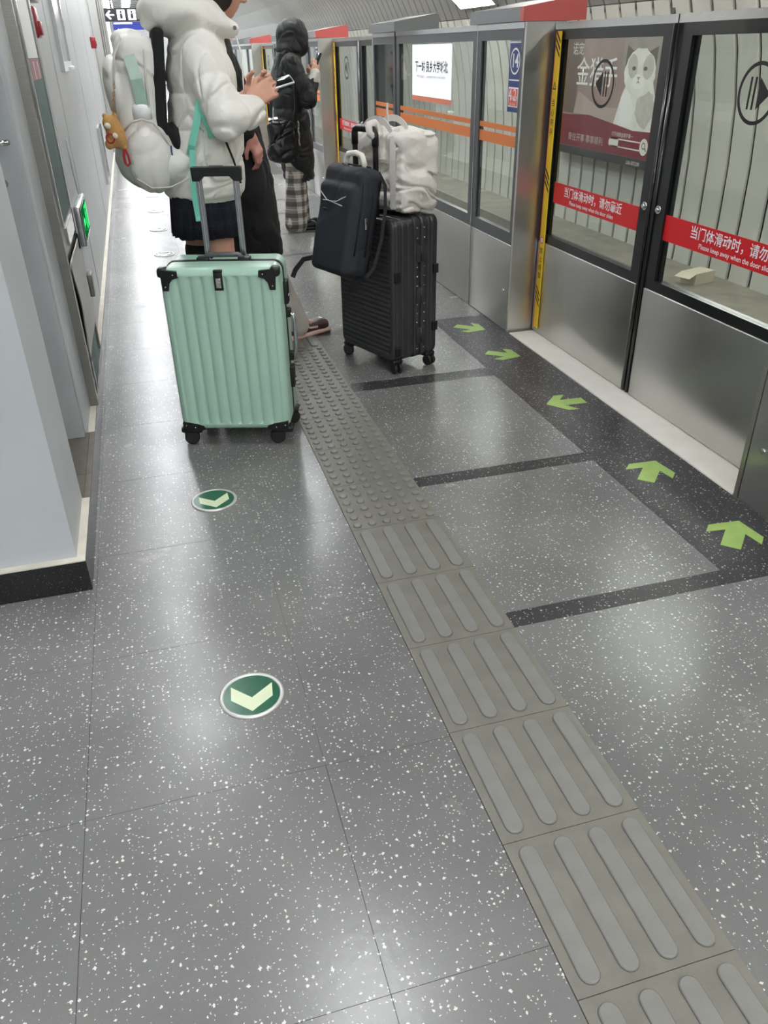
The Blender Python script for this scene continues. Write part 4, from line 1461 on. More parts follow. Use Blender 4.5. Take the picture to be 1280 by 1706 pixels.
MB().rbox((0, HY, 1.004), (0.05, 0.018, 0.004), 0.0015).build('release_button', 'greyframe', hg)
for x, y, a in ((-0.172, -0.092, 3.4), (0.172, -0.088, 3.3), (0.176, 0.095, 0.4), (-0.172, 0.092, 0.3)):
    wheel(gs, x, y, 'wheel', a, 0.029)

# ---- charcoal suitcase --------------------------------------------
ds = thing('suitcase', 'charcoal black ribbed suitcase carrying a white bag, with navy backpack hung on it', 'suitcase', (1.056, 3.668, 0), math.radians(21.3))
DX, DY, DZ0, DZ1 = 0.135, 0.215, 0.062, 0.706
def case_half(x_in, x_out, name):
    """half shell whose broad face is +-x: grooves run along y on the broad face and along z on the narrow sides"""
    d = 1 if x_out > x_in else -1
    D = abs(x_out - x_in)
    q = MB()
    cz, hz = (DZ0 + DZ1) / 2, (DZ1 - DZ0) / 2
    ts = []
    ng = 4
    span = D - 0.022
    for k in range(int(span / 0.0022) + 1):
        ts.append(k * 0.0022)
    ts += [D - 0.020 + 0.020 * math.sin(a * PI / 12) for a in range(1, 7)]
    rings = []
    for t in ts:
        if t <= span:
            ph = t / span * ng
            i_ = 0.0042 * math.exp(-((ph - round(ph)) * span / ng / 0.0028) ** 2) if 0.3 < ph < ng + 0.3 else 0.0
        else:
            u = max(0, (t - (D - 0.020)) / 0.020)
            i_ = 0.020 * (1 - math.sqrt(max(0, 1 - u * u)))
        rings.append([(x_in + d * t, a, cz + b) for a, b in rrect(DY - i_, hz - i_, 0.034, 6)])
    q.loft(rings, cap=False)
    q.add(rings[0], [tuple(range(len(rings[0])))])
    by, bz, rc = DY - 0.020, hz - 0.020, 0.034
    nr = 26
    vs, fs = [], []
    na = nr * 8
    vv = [-1.0, -0.985, -0.965, -0.94, -0.9, -0.5, 0.0, 0.5, 0.9, 0.94, 0.965, 0.985, 1.0]
    nb = len(vv) - 1
    for i in range(na + 1):
        z = (-1 + 2 * i / na) * bz
        oz = max(0, abs(z) - (bz - rc))
        hw = by - rc + math.sqrt(max(0, rc * rc - oz * oz))
        ph = (z / (2 * bz) + 0.5) * nr
        g = 0.0055 * (0.5 + 0.5 * math.cos(2 * PI * ph)) ** 1.5
        for j in range(nb + 1):
            y = vv[j] * hw
            e = min(hw - abs(y), bz - abs(z))
            vs.append((x_in + d * (D + 0.0004 - g * min(1, max(0, e / 0.01))), y, cz + z))
    for i in range(na):
        for j in range(nb):
            o = i * (nb + 1) + j
            fs.append((o, o + 1, o + nb + 2, o + nb + 1))
    q.add(vs, fs, True)
    q.build(name, 'darkshell', ds)
case_half(0.022, -DX, 'front_shell')
case_half(0.030, DX, 'rear_shell')
q = MB()
q.loft([[(x, a, (DZ0 + DZ1) / 2 + b) for a, b in rrect(DY + o, (DZ1 - DZ0) / 2 + o, 0.034, 6)] for x, o in ((-0.012, 0.0004), (-0.011, 0.002), (0.020, 0.002), (0.0205, -0.006), (0.0315, -0.006), (0.032, 0.002), (0.060, 0.002), (0.061, 0.0004))], cap=False)
fb = q.build('frame_band', 'darkshell', ds)
st_me = MB().cyl((0, 0, 0), (0, -0.0040, 0), 0.0046, 0.003, 8).mesh('stud', 'chrome')
for k in range(14):
    for x in (0.005, 0.046):
        s_ = link('stud', st_me, fb)
        s_.location = (x, -DY - 0.002, DZ0 + 0.045 + k * 0.0425)
for z in (0.55, 0.36, 0.17):
    q = MB()
    q.rbox((0.026, -DY - 0.005, z), (0.050, 0.008, 0.075), 0.002)
    q.cyl((0.026, -DY - 0.010, z - 0.034), (0.026, -DY - 0.010, z + 0.034), 0.004, n=8)
    q.build('hinge', 'darkshell', ds)
for x, z in ((-0.112, 0.46), (-0.112, 0.115), (0.112, 0.47), (0.112, 0.20)):
    MB().rbox((x, -DY - 0.006, z), (0.030, 0.014, 0.044), 0.004).build('side_foot', 'blackplastic', ds)
MB().rbox((0.045, -DY + 0.13, DZ1 + 0.003), (0.05, 0.12, 0.006), 0.002).build('top_label', 'steel_l', ds)
for sx in (-1, 1):
    for sy in (-1, 1):
        MB().rbox((sx * (DX - 0.035), sy * (DY - 0.035), DZ0 - 0.004), (0.060, 0.060, 0.026), 0.010, 3).build('wheel_housing', 'blackplastic', ds)
        wheel(ds, sx * (DX - 0.036), sy * (DY - 0.036), 'wheel', {(-1, -1): 4.6, (1, -1): 4.9, (-1, 1): 2.6, (1, 1): 1.2}[(sx, sy)], 0.026)
# raised handle at the broad face side
for y in (-0.075, 0.075):
    q = MB()
    q.prism(rrect(0.008, 0.011, 0.003, 3), DZ1 - 0.01, 1.04, lambda a, b, h, y=y: (-0.112 + a, y + b, h))
    q.build('handle_tube', 'blackplastic', ds)
q = MB()
q.tube([(-0.112, -0.075, 0.99), (-0.112, -0.075, 1.035), (-0.112, -0.068, 1.050), (-0.112, -0.05, 1.056), (-0.112, 0.05, 1.056), (-0.112, 0.068, 1.050), (-0.112, 0.075, 1.035), (-0.112, 0.075, 0.99)], 0.0155, 10)
q.build('handle_grip', 'blackplastic', ds)

# ---- white travel bag on the charcoal suitcase ---------------------
wb = thing('travel_bag', 'white crinkled nylon travel bag standing on the charcoal suitcase', 'bag', (1.094, 3.671, DZ1 + 0.012), math.radians(21.3))
prims = [rbx((0.005, 0.01, 0.165), (0.110, 0.205, 0.165), 0.035, None, 0.02), ell((0.03, -0.05, 0.26), (0.09, 0.12, 0.085), None, 0.03),
         ell((-0.02, 0.10, 0.25), (0.085, 0.09, 0.085), None, 0.03), ell((0.0, 0.0, 0.115), (0.116, 0.215, 0.115), None, 0.04)]
sdf_obj('bag_body', prims, 'bagwhite', wb, 0.005, wrinkle2(0.022, 24, 5, (0.5, 0.5, 1.6)))
q = MB()
for s in (-1, 1):
    pts = []
    for i in range(15):
        t = i / 14
        a = PI * t
        pts.append((s * 0.045 - 0.03, 0.06 * 0 + 0.105 * math.cos(a) + 0.02, 0.315 + 0.055 * math.sin(a) - 0.02 * (1 - math.sin(a))))
    q.ribbon(pts, 0.026, 0.004, [(-s, 0.0, 0.001)] * 15)
hn = q.build('carry_strap', 'bagwhite2', wb)
q = MB()
q.ribbon([(-0.106, -0.130, 0.02), (-0.110, -0.132, 0.12), (-0.108, -0.132, 0.22), (-0.095, -0.12, 0.31), (-0.06, -0.1, 0.335)], 0.028, 0.004, (-1, -0.4, 0.2))
q.build('side_band', 'bagwhite2', wb)
q = MB()
q.box(-0.112, -0.098, -0.10, 0.13, 0.205, 0.218)
q.build('zip', 'bagwhite2', wb)
q = MB()
q.tube([(-0.10, -0.03, 0.335), (-0.13, -0.035, 0.36), (-0.168, -0.045, 0.355), (-0.175, -0.06, 0.325), (-0.15, -0.06, 0.305), (-0.115, -0.05, 0.315)], 0.016, 8, True)
q.build('strap_wrap', 'bagwhite', wb)
q = MB()
q.ribbon([(-0.03, 0.0, 0.345), (-0.03, 0.005, 0.40), (-0.028, 0.004, 0.43)], 0.012, 0.003, (-1, 0, 0))
q.build('loose_strap', 'bagwhite2', wb)

# ---- navy backpack hung on the handle ------------------------------
nb_ = thing('backpack', 'navy black laptop backpack hanging on the charcoal suitcase handle', 'backpack', (0.835, 3.535, 0.47), math.radians(21.3))
tl = math.radians(-13)
Rt = np.array([[math.cos(tl), 0, math.sin(tl)], [0, 1, 0], [-math.sin(tl), 0, math.cos(tl)]])
prims = [rbx((0.00, 0, 0.23), (0.060, 0.150, 0.225), 0.042, Rt, 0.01), rbx((-0.055, 0.0, 0.205), (0.036, 0.135, 0.190), 0.032, Rt, 0.012)]
sdf_obj('pack_body', prims, 'navy', nb_, 0.0045, wrinkle2(0.008, 16, 11))
_T = lambda x, y, z: Vector((0.0, 0, 0.23)) + Vector((math.cos(tl) * x - math.sin(tl) * (z - 0.23), y, math.sin(tl) * x + math.cos(tl) * (z - 0.23)))
q = MB()
q.tube([_T(0.01, 0.075, 0.45), _T(0.005, 0.072, 0.475), _T(0.0, 0.055, 0.498), _T(0.0, 0.0, 0.506), _T(0.0, -0.045, 0.498), _T(0.005, -0.060, 0.475), _T(0.01, -0.063, 0.45)], 0.012, 10)
q.build('grab_handle', 'sill', nb_, 'pale grab handle')
q = MB()
q.tube([_T(-0.040, y, z) for y, z in [(-0.146, 0.10)] + [(-0.148 + 0.0, 0.30), (-0.14, 0.385), (-0.11, 0.42), (0.11, 0.42), (0.14, 0.385), (0.148, 0.30), (0.146, 0.10)]], 0.0035, 6)
q.build('zip_line', 'navy_d', nb_)
q = MB()
q.tube([_T(0.012, y, z) for y, z in [(-0.153, 0.10), (-0.153, 0.34), (-0.13, 0.435), (-0.10, 0.458), (0.10, 0.458), (0.13, 0.435), (0.153, 0.34), (0.153, 0.10)]], 0.0035, 6)
q.build('zip_line', 'navy_d', nb_)
q = MB()
for pts in ([(-0.094, 0.095, 0.335), (-0.097, 0.03, 0.302), (-0.096, -0.085, 0.290)], [(-0.094, -0.100, 0.330), (-0.097, -0.04, 0.303), (-0.096, 0.06, 0.300)]):
    q.tube([_T(*p) for p in pts], 0.0022, 6)
q.build('piping', 'steel', nb_, 'grey crossed piping')
MB().rbox(_T(-0.097, 0.035, 0.265), (0.010, 0.034, 0.010), 0.003).build('front_tab', 'navy_d', nb_)
q = MB()
q.rbox(_T(-0.012, -0.158, 0.235), (0.010, 0.004, 0.045), 0.0018)
q.build('zip_puller', 'chrome', nb_)
q = MB()
q.rbox(_T(0.055, 0, 0.23), (0.030, 0.25, 0.40), 0.012, 2, Matrix(Rt.tolist()).transposed())
q.build('back_pad', 'navy_d', nb_)
q = MB()
q.ribbon([_T(0.055, -0.105, 0.445), _T(0.085, -0.125, 0.40), _T(0.098, -0.135, 0.30), _T(0.100, -0.138, 0.18), _T(0.085, -0.135, 0.06), _T(0.060, -0.125, 0.01)], 0.065, 0.014, (1, -0.75, 0))
q.build('shoulder_strap', 'navy_d', nb_)
q = MB()
q.ribbon([_T(0.045, -0.12, 0.02), _T(0.02, -0.10, -0.02), _T(0.015, -0.075, -0.055)], 0.030, 0.006, (-1, -0.2, 0))
q.build('loose_strap', 'navy_d', nb_)
q = MB()
q.ribbon([_T(-0.02, 0.13, 0.06), _T(-0.085, 0.175, 0.03), _T(-0.115, 0.185, -0.02), _T(-0.125, 0.186, -0.055)], 0.022, 0.005, (-0.3, -1, 0))
q.build('loose_strap', 'navy_d', nb_)
# ================================================================== PEOPLE
def rotv(v, ax, a):
    v, ax = np.asarray(v, float), nrm(ax)
    return v * math.cos(a) + np.cross(ax, v) * math.sin(a) + ax * (ax @ v) * (1 - math.cos(a))

def hand(w, d, n, side, curl=(0.5, 0.7, 0.5), spread=0.0, thumb=0.6, sc=1.0):
    """w wrist, d finger direction, n back-of-hand normal, side +-1: thumb side along side*cross(d,n)"""
    d = nrm(d)
    n = np.asarray(n, float)
    n = nrm(n - d * (n @ d))
    c = np.cross(d, n) * side
    w = np.asarray(w, float)
    R = np.array([d, c, n])
    P = [rbx(w + d * 0.048 * sc, np.array((0.046, 0.038, 0.0135)) * sc, 0.0125 * sc, R, 0.012),
         cap(w - d * 0.02, w + d * 0.02, 0.024 * sc, 0.026 * sc, 0.015)]
    ax = np.cross(d, n)
    for off, L, dz in ((-0.029, 0.060, -0.006), (-0.0098, 0.074, 0.001), (0.0098, 0.080, 0.003), (0.0292, 0.072, 0.0)):
        p = w + d * (0.086 + dz) * sc + c * off * sc
        v = d + c * off * spread
        v = nrm(v)
        for j, (fr, r) in enumerate(((0.44, 0.0090), (0.31, 0.0082), (0.25, 0.0074))):
            v = rotv(v, ax, -curl[j] if True else 0)
            q = p + v * L * fr * sc
            P.append(cap(p, q, r * sc, (r - 0.0006) * sc, 0.004))
            p = q
    p = w + d * 0.028 * sc + c * 0.030 * sc - n * 0.004
    v = nrm(d * 0.75 + c * 0.65 - n * thumb)
    for L, r in ((0.036, 0.0115), (0.028, 0.0095)):
        q = p + v * L * sc
        P.append(cap(p, q, r * sc, (r - 0.001) * sc, 0.006))
        p = q
        v = nrm(v + d * 0.5 - c * 0.45)
    return P

def head(c, f, sc=1.0):
    """head with face: c centre, f looking direction (x-z plane tilt plus y)"""
    c = np.asarray(c, float)
    f = nrm(f)
    l = nrm(np.cross((0, 0, 1), f))
    u = np.cross(f, l)
    R = np.array([f, l, u])
    g = lambda a, b, d: c + (f * a + l * b + u * d) * sc
    P = [ell(c, np.array((0.094, 0.074, 0.112)) * sc, R, 0.02), ell(g(0.035, 0, -0.055), np.array((0.060, 0.056, 0.058)) * sc, R, 0.03),
         ell(g(0.062, 0, -0.092), np.array((0.026, 0.028, 0.020)) * sc, R, 0.02),
         cap(g(0.090, 0, 0.008), g(0.108, 0, -0.028), 0.008 * sc, 0.013 * sc, 0.012),
         ell(g(0.086, 0, -0.062), np.array((0.012, 0.024, 0.006)) * sc, R, 0.006), ell(g(0.084, 0, -0.073), np.array((0.012, 0.020, 0.006)) * sc, R, 0.006),
         ell(g(0.084, 0, 0.026), np.array((0.014, 0.050, 0.010)) * sc, R, 0.012)]
    for s in (-1, 1):
        P.append(ell(g(0.094, s * 0.031, 0.010), np.array((0.012, 0.017, 0.009)) * sc, R, 0.010, True))
        P.append(ell(g(0.078, s * 0.031, 0.010), np.array((0.013, 0.014, 0.011)) * sc, R, 0.003))
        P.append(ell(g(-0.008, s * 0.077, -0.008), np.array((0.018, 0.008, 0.030)) * sc, R, 0.006))
    return P

def shoe(name, par, heel, ang, m_up, m_sole, L=0.25, w=0.045, accents=None):
    """low shoe, heel position on the floor, ang = toe direction (degrees)"""
    a = math.radians(ang)
    d = np.array((math.cos(a), math.sin(a), 0))
    l = np.array((-math.sin(a), math.cos(a), 0))
    R = np.array([d, l, (0, 0, 1)])
    h = np.array((heel[0], heel[1], 0.0))
    up = [rbx(h + d * (L * 0.5) + np.array((0, 0, 0.042)), (L * 0.5, w, 0.026), 0.024, R, 0.01), ell(h + d * L * 0.82 + np.array((0, 0, 0.040)), (L * 0.17, w * 0.98, 0.034), R, 0.02),
          rbx(h + d * L * 0.26 + np.array((0, 0, 0.070)), (L * 0.22, w * 0.82, 0.040), 0.03, R, 0.03)]
    o = sdf_obj(name, up, m_up, par, 0.004)
    so = [rbx(h + d * L * 0.5 + np.array((0, 0, 0.014)), (L * 0.52, w * 1.08, 0.0135), 0.011, R, 0.01)]
    sdf_obj('sole', so, m_sole, o, 0.004)
    if accents:
        toe = [ell(h + d * L * 0.86 + np.array((0, 0, 0.046)), (L * 0.10, w * 0.72, 0.032), R, 0.01)]
        sdf_obj('toe_panel', toe, accents[0], o, 0.004)
        q = MB()
        for k in range(4):
            p = h + d * L * (0.46 + 0.07 * k) + np.array((0, 0, 0.088 - 0.008 * k))
            q.tube([p - l * w * 0.55 - np.array((0, 0, 0.012)), p + np.array((0, 0, 0.004)), p + l * w * 0.55 - np.array((0, 0, 0.012))], 0.0035, 6)
        q.build('laces', accents[1], o)
        for s in (-1, 1):
            q = MB()
            p0 = h + l * s * w * 1.01
            q.ribbon([p0 + d * L * 0.30 + np.array((0, 0, 0.075)), p0 + d * L * 0.46 + np.array((0, 0, 0.050)), p0 + d * L * 0.66 + np.array((0, 0, 0.045))], 0.011, 0.003, tuple(l * s))
            q.build('side_panel', accents[1], o)
    return o

# ---------------------------------------------------------------- person in the white puffer jacket
A = thing('person', 'person in white puffer jacket and dark pleated skirt, holding a phone', 'person', (0.27, 3.52, 0))
P = [ell((-0.03, 0, 0.92), (0.11, 0.155, 0.11), None, 0.03), lof([(0.90, -0.03, 0, 0.10, 0.15), (1.05, -0.01, 0, 0.09, 0.13), (1.25, 0.0, 0, 0.10, 0.15), (1.36, 0.0, 0, 0.07, 0.15), (1.40, 0.0, 0, 0.05, 0.07)], 0.03),
     cap((0.0, 0, 1.36), (0.075, 0, 1.53), 0.056, 0.052, 0.03)]
P += head((0.112, 0, 1.588), (0.90, -0.04, -0.42))
legA = {-1: ((-0.01, -0.085, 0.88), (0.0, -0.085, 0.48), (-0.025, -0.085, 0.085)), 1: ((-0.06, 0.080, 0.88), (-0.085, 0.075, 0.48), (-0.12, 0.075, 0.085))}
for s, (h_, k_, a_) in legA.items():
    P += [cap(h_, k_, 0.070, 0.052, 0.03), cap(k_, a_, 0.052, 0.036, 0.02), ell(np.array(k_) * 0.6 + np.array(a_) * 0.4 + np.array((-0.018, 0, 0)), (0.046, 0.046, 0.10), None, 0.03),
          cap(a_, np.array(a_) + np.array((0.11, 0, -0.05)), 0.034, 0.022, 0.01)]
arm = {-1: ((0.0, -0.165, 1.345), (0.06, -0.265, 1.135), (0.175, -0.135, 1.185)), 1: ((0.0, 0.165, 1.345), (0.05, 0.235, 1.12), (0.19, 0.075, 1.19))}
for s, (h_, k_, a_) in arm.items():
    P += [cap(h_, k_, 0.045, 0.038, 0.03), cap(k_, a_, 0.037, 0.026, 0.02)]
P += hand((0.178, -0.128, 1.190), (0.86, 0.22, 0.40), (0.05, -1, 0.25), -1, (0.55, 0.85, 0.6), 0.0, 0.5)
P += hand((0.190, 0.070, 1.195), (0.78, -0.35, 0.50), (0.1, 1, -0.2), 1, (0.5, 0.8, 0.6), 0.0, 0.6)
sdf_obj('body', P, 'skin', A, 0.0045)
jq = (0.125, 0.009, 0.24)
J = [lof([(0.835, -0.030, 0, 0.140, 0.170), (0.86, -0.032, 0, 0.158, 0.190), (1.0, -0.012, 0, 0.150, 0.195), (1.15, 0.008, 0, 0.137, 0.195), (1.28, 0.006, 0, 0.128, 0.198), (1.36, 0.0, 0, 0.108, 0.175), (1.42, 0.005, 0, 0.080, 0.105)], 0.03, jq)]
for s, (h_, k_, a_) in arm.items():
    h2 = np.array(h_) + np.array((0.004, -s * 0.02, -0.005))
    e_ = np.array(k_) * 0.12 + np.array(a_) * 0.88 + np.array((0.010, s * 0.018, -0.022))
    J += [cap(h2, k_, 0.074, 0.064, 0.03, (0.115, 0.009, 0.15)), cap(k_, e_, 0.066, 0.050, 0.025, (0.10, 0.008, 0.3))]
J += [ell((-0.035, 0, 1.480), (0.158, 0.172, 0.072), None, 0.035), ell((-0.10, 0, 1.475), (0.095, 0.15, 0.075), None, 0.03)]
for s in (-1, 1):
    J += [cap((0.03, s * 0.115, 1.455), (0.130, s * 0.045, 1.425), 0.050, 0.034, 0.025)]
jw = wrinkle2(0.014, 20, 3)
sdf_obj('jacket', J, 'puffer', A, 0.0045, lambda X, Y, Z: jw(X, Y, Z) * np.clip((Z - 0.835) / 0.05, 0.12, 1))
q = MB()
q.ribbon([(0.055, -0.191, 1.06), (0.078, -0.190, 0.99), (0.098, -0.182, 0.905)], 0.007, 0.004, (0.3, -1, 0))
q.build('pocket_slit', 'black_cloth', A)
MB().cyl((0.142, -0.078, 1.425), (0.145, -0.088, 1.425), 0.007).build('snap_button', 'chrome', A)
q = MB()
q.tube([(0.148, -0.055, 1.40), (0.165, -0.060, 1.34), (0.160, -0.062, 1.26), (0.158, -0.066, 1.19)], 0.003, 6)
q.build('drawstring', 'puffer', A)
# pleated skirt
rings = []
n = 132
for z, rx, ry, amp in ((0.90, 0.125, 0.165, 0.001), (0.84, 0.130, 0.172, 0.003), (0.78, 0.134, 0.178, 0.005), (0.70, 0.139, 0.184, 0.0075)):
    rg = []
    for i in range(n):
        t = 2 * PI * i / n
        k = ((i * 22 / n) % 1.0)
        r = 1 + amp / 0.14 * (2 * k - 1)
        pw = (abs(math.cos(t)) ** 2.8 + abs(math.sin(t)) ** 2.8) ** (-1 / 2.8)
        rg.append((-0.045 + rx * r * pw * math.cos(t), ry * r * pw * math.sin(t), z + (0.002 * math.sin(9 * t) if z < 0.75 else 0)))
    rings.append(rg)
q = MB()
q.loft(rings, cap=False)
sk = q.build('skirt', 'skirt', A, 'dark navy plaid pleated skirt')
sk.modifiers.new('thickness', 'SOLIDIFY').thickness = 0.003
for s, (h_, k_, a_) in legA.items():
    h_, k_, a_ = np.array(h_), np.array(k_), np.array(a_)
    top = 0.585 if s < 0 else 0.615
    kt = h_ + (k_ - h_) * (h_[2] - top) / (h_[2] - k_[2])
    sdf_obj('sock', [cap(kt, k_, 0.064, 0.056, 0.02), cap(k_, a_, 0.055, 0.040, 0.02), ell(k_ * 0.6 + a_ * 0.4 + np.array((-0.018, 0, 0)), (0.050, 0.050, 0.10), None, 0.03),
                     cap(a_, a_ + np.array((0.10, 0, -0.045)), 0.037, 0.026, 0.01)], 'sock', A, 0.005)
    shoe('shoe', A, (a_[0] - 0.06, a_[1]), -3 * s, 'black_leather', 'blackplastic', 0.24, 0.044)
H_ = [ell((0.088, 0, 1.612), (0.108, 0.090, 0.118), None, 0.02), ell((0.05, 0, 1.55), (0.085, 0.088, 0.085), None, 0.03), ell((0.095, -0.068, 1.545), (0.060, 0.026, 0.075), None, 0.02), ell((0.095, 0.068, 1.545), (0.060, 0.026, 0.075), None, 0.02),
      ell((0.205, 0, 1.552), (0.070, 0.060, 0.085), None, 0.015, True)]
sdf_obj('hair', H_, 'hair', A, 0.005, wrinkle(0.006, 50, 8, 7, (1, 1, 0.2)))
q = MB()
gc = np.array((0.215, 0, 1.555))
for s in (-1, 1):
    q.tube([(gc[0] - 0.008, s * 0.034 + 0.024 * math.cos(t), gc[2] + 0.018 * math.sin(t)) for t in [2 * PI * i / 18 for i in range(18)]], 0.002, 6, True)
    q.tube([(gc[0] - 0.008, s * 0.058, gc[2] + 0.004), (0.15, s * 0.080, gc[2] + 0.022), (0.10, s * 0.083, gc[2] + 0.035)], 0.002, 6)
q.tube([(gc[0] - 0.006, -0.010, gc[2]), (gc[0], 0, gc[2] + 0.003), (gc[0] - 0.006, 0.010, gc[2])], 0.002, 6)
q.build('glasses', 'blackplastic', A)

def phone(loc, lx, wy, label, m='phone'):
    o = thing('phone', label, 'phone', loc)
    lx, wy = nrm(lx), np.asarray(wy, float)
    wy = nrm(wy - lx * (wy @ lx))
    R = Matrix((lx, wy, np.cross(lx, wy))).transposed()
    MB().rbox((0, 0, 0), (0.150, 0.072, 0.009), 0.0035, 2, R).build('case', m, o)
    MB().rbox(Vector(np.cross(lx, wy) * 0.0047), (0.142, 0.066, 0.001), 0.0004, 1, R).build('screen', 'phone_s', o)
    MB().rbox(Vector(np.cross(lx, wy) * -0.0052 - lx * 0.05 + wy * 0.018), (0.024, 0.024, 0.003), 0.001, 1, R).build('camera_bump', 'greyframe', o)
    return o
phone((0.548, 3.455, 1.236), (0.95, 0.0, 0.24), (0.08, 0.93, 0.36), 'slim pale phone held by the person in the white puffer jacket')

# ---- cream backpack worn by that person
bp_ = thing('backpack', 'cream white backpack with mint straps worn over the white jacket', 'backpack', (0.03, 3.50, 0.86))
o3 = np.array((0.03, 3.50, 0.86))
wl_ = lambda x, y, z: np.array((x, y, z)) - o3
tl2 = math.radians(6)
Rp = np.array([[math.cos(tl2), 0, -math.sin(tl2)], [0, 1, 0], [math.sin(tl2), 0, math.cos(tl2)]])
P = [rbx(wl_(0.030, 3.50, 1.19), (0.080, 0.135, 0.225), 0.06, Rp, 0.03), ell(wl_(-0.048, 3.47, 1.245), (0.040, 0.10, 0.105), None, 0.02),
     ell(wl_(0.055, 3.49, 0.985), (0.145, 0.150, 0.112), None, 0.05), ell(wl_(0.055, 3.405, 1.01), (0.088, 0.060, 0.125), None, 0.02), ell(wl_(0.150, 3.42, 0.975), (0.080, 0.085, 0.062), None, 0.04),
     ell(wl_(0.02, 3.50, 1.40), (0.055, 0.06, 0.03), None, 0.03)]
sdf_obj('pack_body', P, 'pack', bp_, 0.005, wrinkle2(0.009, 14, 21))
P = [rbx(wl_(0.112, 3.50, 1.23), (0.022, 0.125, 0.20), 0.018, Rp, 0.01), ell(wl_(0.145, 3.47, 1.06), (0.03, 0.11, 0.06), None, 0.02)]
sdf_obj('back_pad', P, 'black_cloth', bp_, 0.005)
q = MB()
q.ribbon([wl_(0.020, 3.362, 1.345), wl_(0.034, 3.353, 1.27), wl_(0.042, 3.352, 1.175)], 0.042, 0.006, (0, -1, 0))
q.build('side_window', 'packwin', bp_, 'mint strip behind a clear side window')
P = [ell(wl_(0.045, 3.385, 1.005), (0.094, 0.062, 0.128), None, 0.02), rbx(wl_(0.045, 3.385, 1.15), (0.15, 0.10, 0.030), 0.005, None, 0.012, True)]
sdf_obj('side_pocket', P, 'pack', bp_, 0.004, wrinkle2(0.006, 16, 44))
q = MB()
q.tube([wl_(-0.052, 3.38, 1.13), wl_(-0.048, 3.375, 1.25), wl_(-0.030, 3.372, 1.345), wl_(0.0, 3.39, 1.395), wl_(0.0, 3.50, 1.425), wl_(0.0, 3.61, 1.395)], 0.004, 6)
q.build('zip_line', 'bagwhite2', bp_)
q = MB()
q.tube([wl_(0.062, 3.362, 1.14), wl_(0.066, 3.358, 1.25), wl_(0.075, 3.368, 1.35), wl_(0.078, 3.42, 1.405)], 0.0045, 6)
q.build('side_seam', 'bagwhite2', bp_)
q = MB()
q.tube([wl_(-0.02, 3.345, 0.94), wl_(0.03, 3.335, 0.905), wl_(0.10, 3.335, 0.905), wl_(0.17, 3.345, 0.93), wl_(0.215, 3.36, 0.97)], 0.0035, 6)
q.build('base_seam', 'bagwhite2', bp_)
q = MB()
q.tube([wl_(-0.036, 3.352, 1.105), wl_(-0.01, 3.335, 1.132), wl_(0.03, 3.330, 1.142), wl_(0.07, 3.335, 1.128), wl_(0.10, 3.35, 1.085), wl_(0.118, 3.36, 1.04)], 0.004, 6)
q.build('pocket_rim', 'bagwhite2', bp_)
q = MB()
q.rbox(wl_(0.122, 3.352, 1.030), (0.006, 0.005, 0.036), 0.002)
q.build('zip_puller', 'blue', bp_)
q = MB()
q.ribbon([wl_(0.245, 3.305, 1.20), wl_(0.226, 3.300, 1.13), wl_(0.196, 3.300, 1.05), wl_(0.185, 3.315, 1.015)], 0.026, 0.004, (0, -1, 0))
q.ribbon([wl_(0.196, 3.296, 1.035), wl_(0.186, 3.296, 0.95), wl_(0.182, 3.300, 0.87), wl_(0.186, 3.302, 0.80), wl_(0.187, 3.302, 0.785)], 0.022, 0.003, (0, -1, 0))
sp_ = q.build('shoulder_strap', 'minttape', bp_, 'mint green webbing strap')
q = MB()
q.ribbon([wl_(0.245, 3.300, 1.185), wl_(0.258, 3.298, 1.13), wl_(0.268, 3.298, 1.10)], 0.022, 0.003, (0, -1, 0))
q.build('strap_tail', 'minttape', bp_)
MB().rbox(wl_(0.272, 3.298, 1.085), (0.026, 0.008, 0.024), 0.003).build('buckle', 'minttape', bp_)
MB().rbox(wl_(0.187, 3.302, 0.788), (0.024, 0.006, 0.018), 0.002).build('strap_end', 'minttape', bp_)

bo = thing('bottle', 'white bottle with rounded lid in the cream backpack side pocket', 'bottle', (0.036, 3.372, 0.99))
q = MB()
q.loft([[(r * math.cos(2 * PI * i / 24), r * math.sin(2 * PI * i / 24), z) for i in range(24)] for r, z in ((0.032, 0), (0.034, 0.004), (0.034, 0.148))])
q.build('flask', 'shoe_white', bo)
q = MB()
q.loft([[(r * math.cos(2 * PI * i / 24), r * math.sin(2 * PI * i / 24), z) for i in range(24)] for r, z in ((0.0345, 0.149), (0.0345, 0.185), (0.031, 0.196), (0.020, 0.201), (0.0, 0.202))])
q.build('lid', 'white', bo)

pt = thing('plush_toy', 'tan plush keyring with red loop hanging from the cream backpack', 'plush toy', (-0.080, 3.352, 1.04))
P = [ell((0.01, 0, 0.055), (0.034, 0.030, 0.050), None, 0.01), ell((0.0, -0.004, 0.092), (0.030, 0.028, 0.028), None, 0.012), ell((0.034, -0.006, 0.028), (0.013, 0.014, 0.030), None, 0.008), ell((-0.018, -0.010, 0.022), (0.016, 0.016, 0.018), None, 0.008)]
for s in (-1, 1):
    P.append(ell((0.018 * s, 0.0, 0.116), (0.009, 0.008, 0.010), None, 0.004))
sdf_obj('plush_body', P, 'plush', pt, 0.003, wrinkle(0.002, 200, 4, 6))
sdf_obj('muzzle', [ell((-0.012, -0.026, 0.085), (0.013, 0.010, 0.011), None, 0.004), ell((0.008, -0.032, 0.052), (0.010, 0.008, 0.010), None, 0.003)], 'plush_w', pt, 0.0025)
q = MB()
q.tube([(-0.010 + 0.014 * math.cos(t), -0.032, 0.044 + 0.015 * math.sin(t)) for t in [2 * PI * i / 20 for i in range(20)]], 0.003, 6, True)
q.build('tag_ring', 'redcloth', pt)
q = MB()
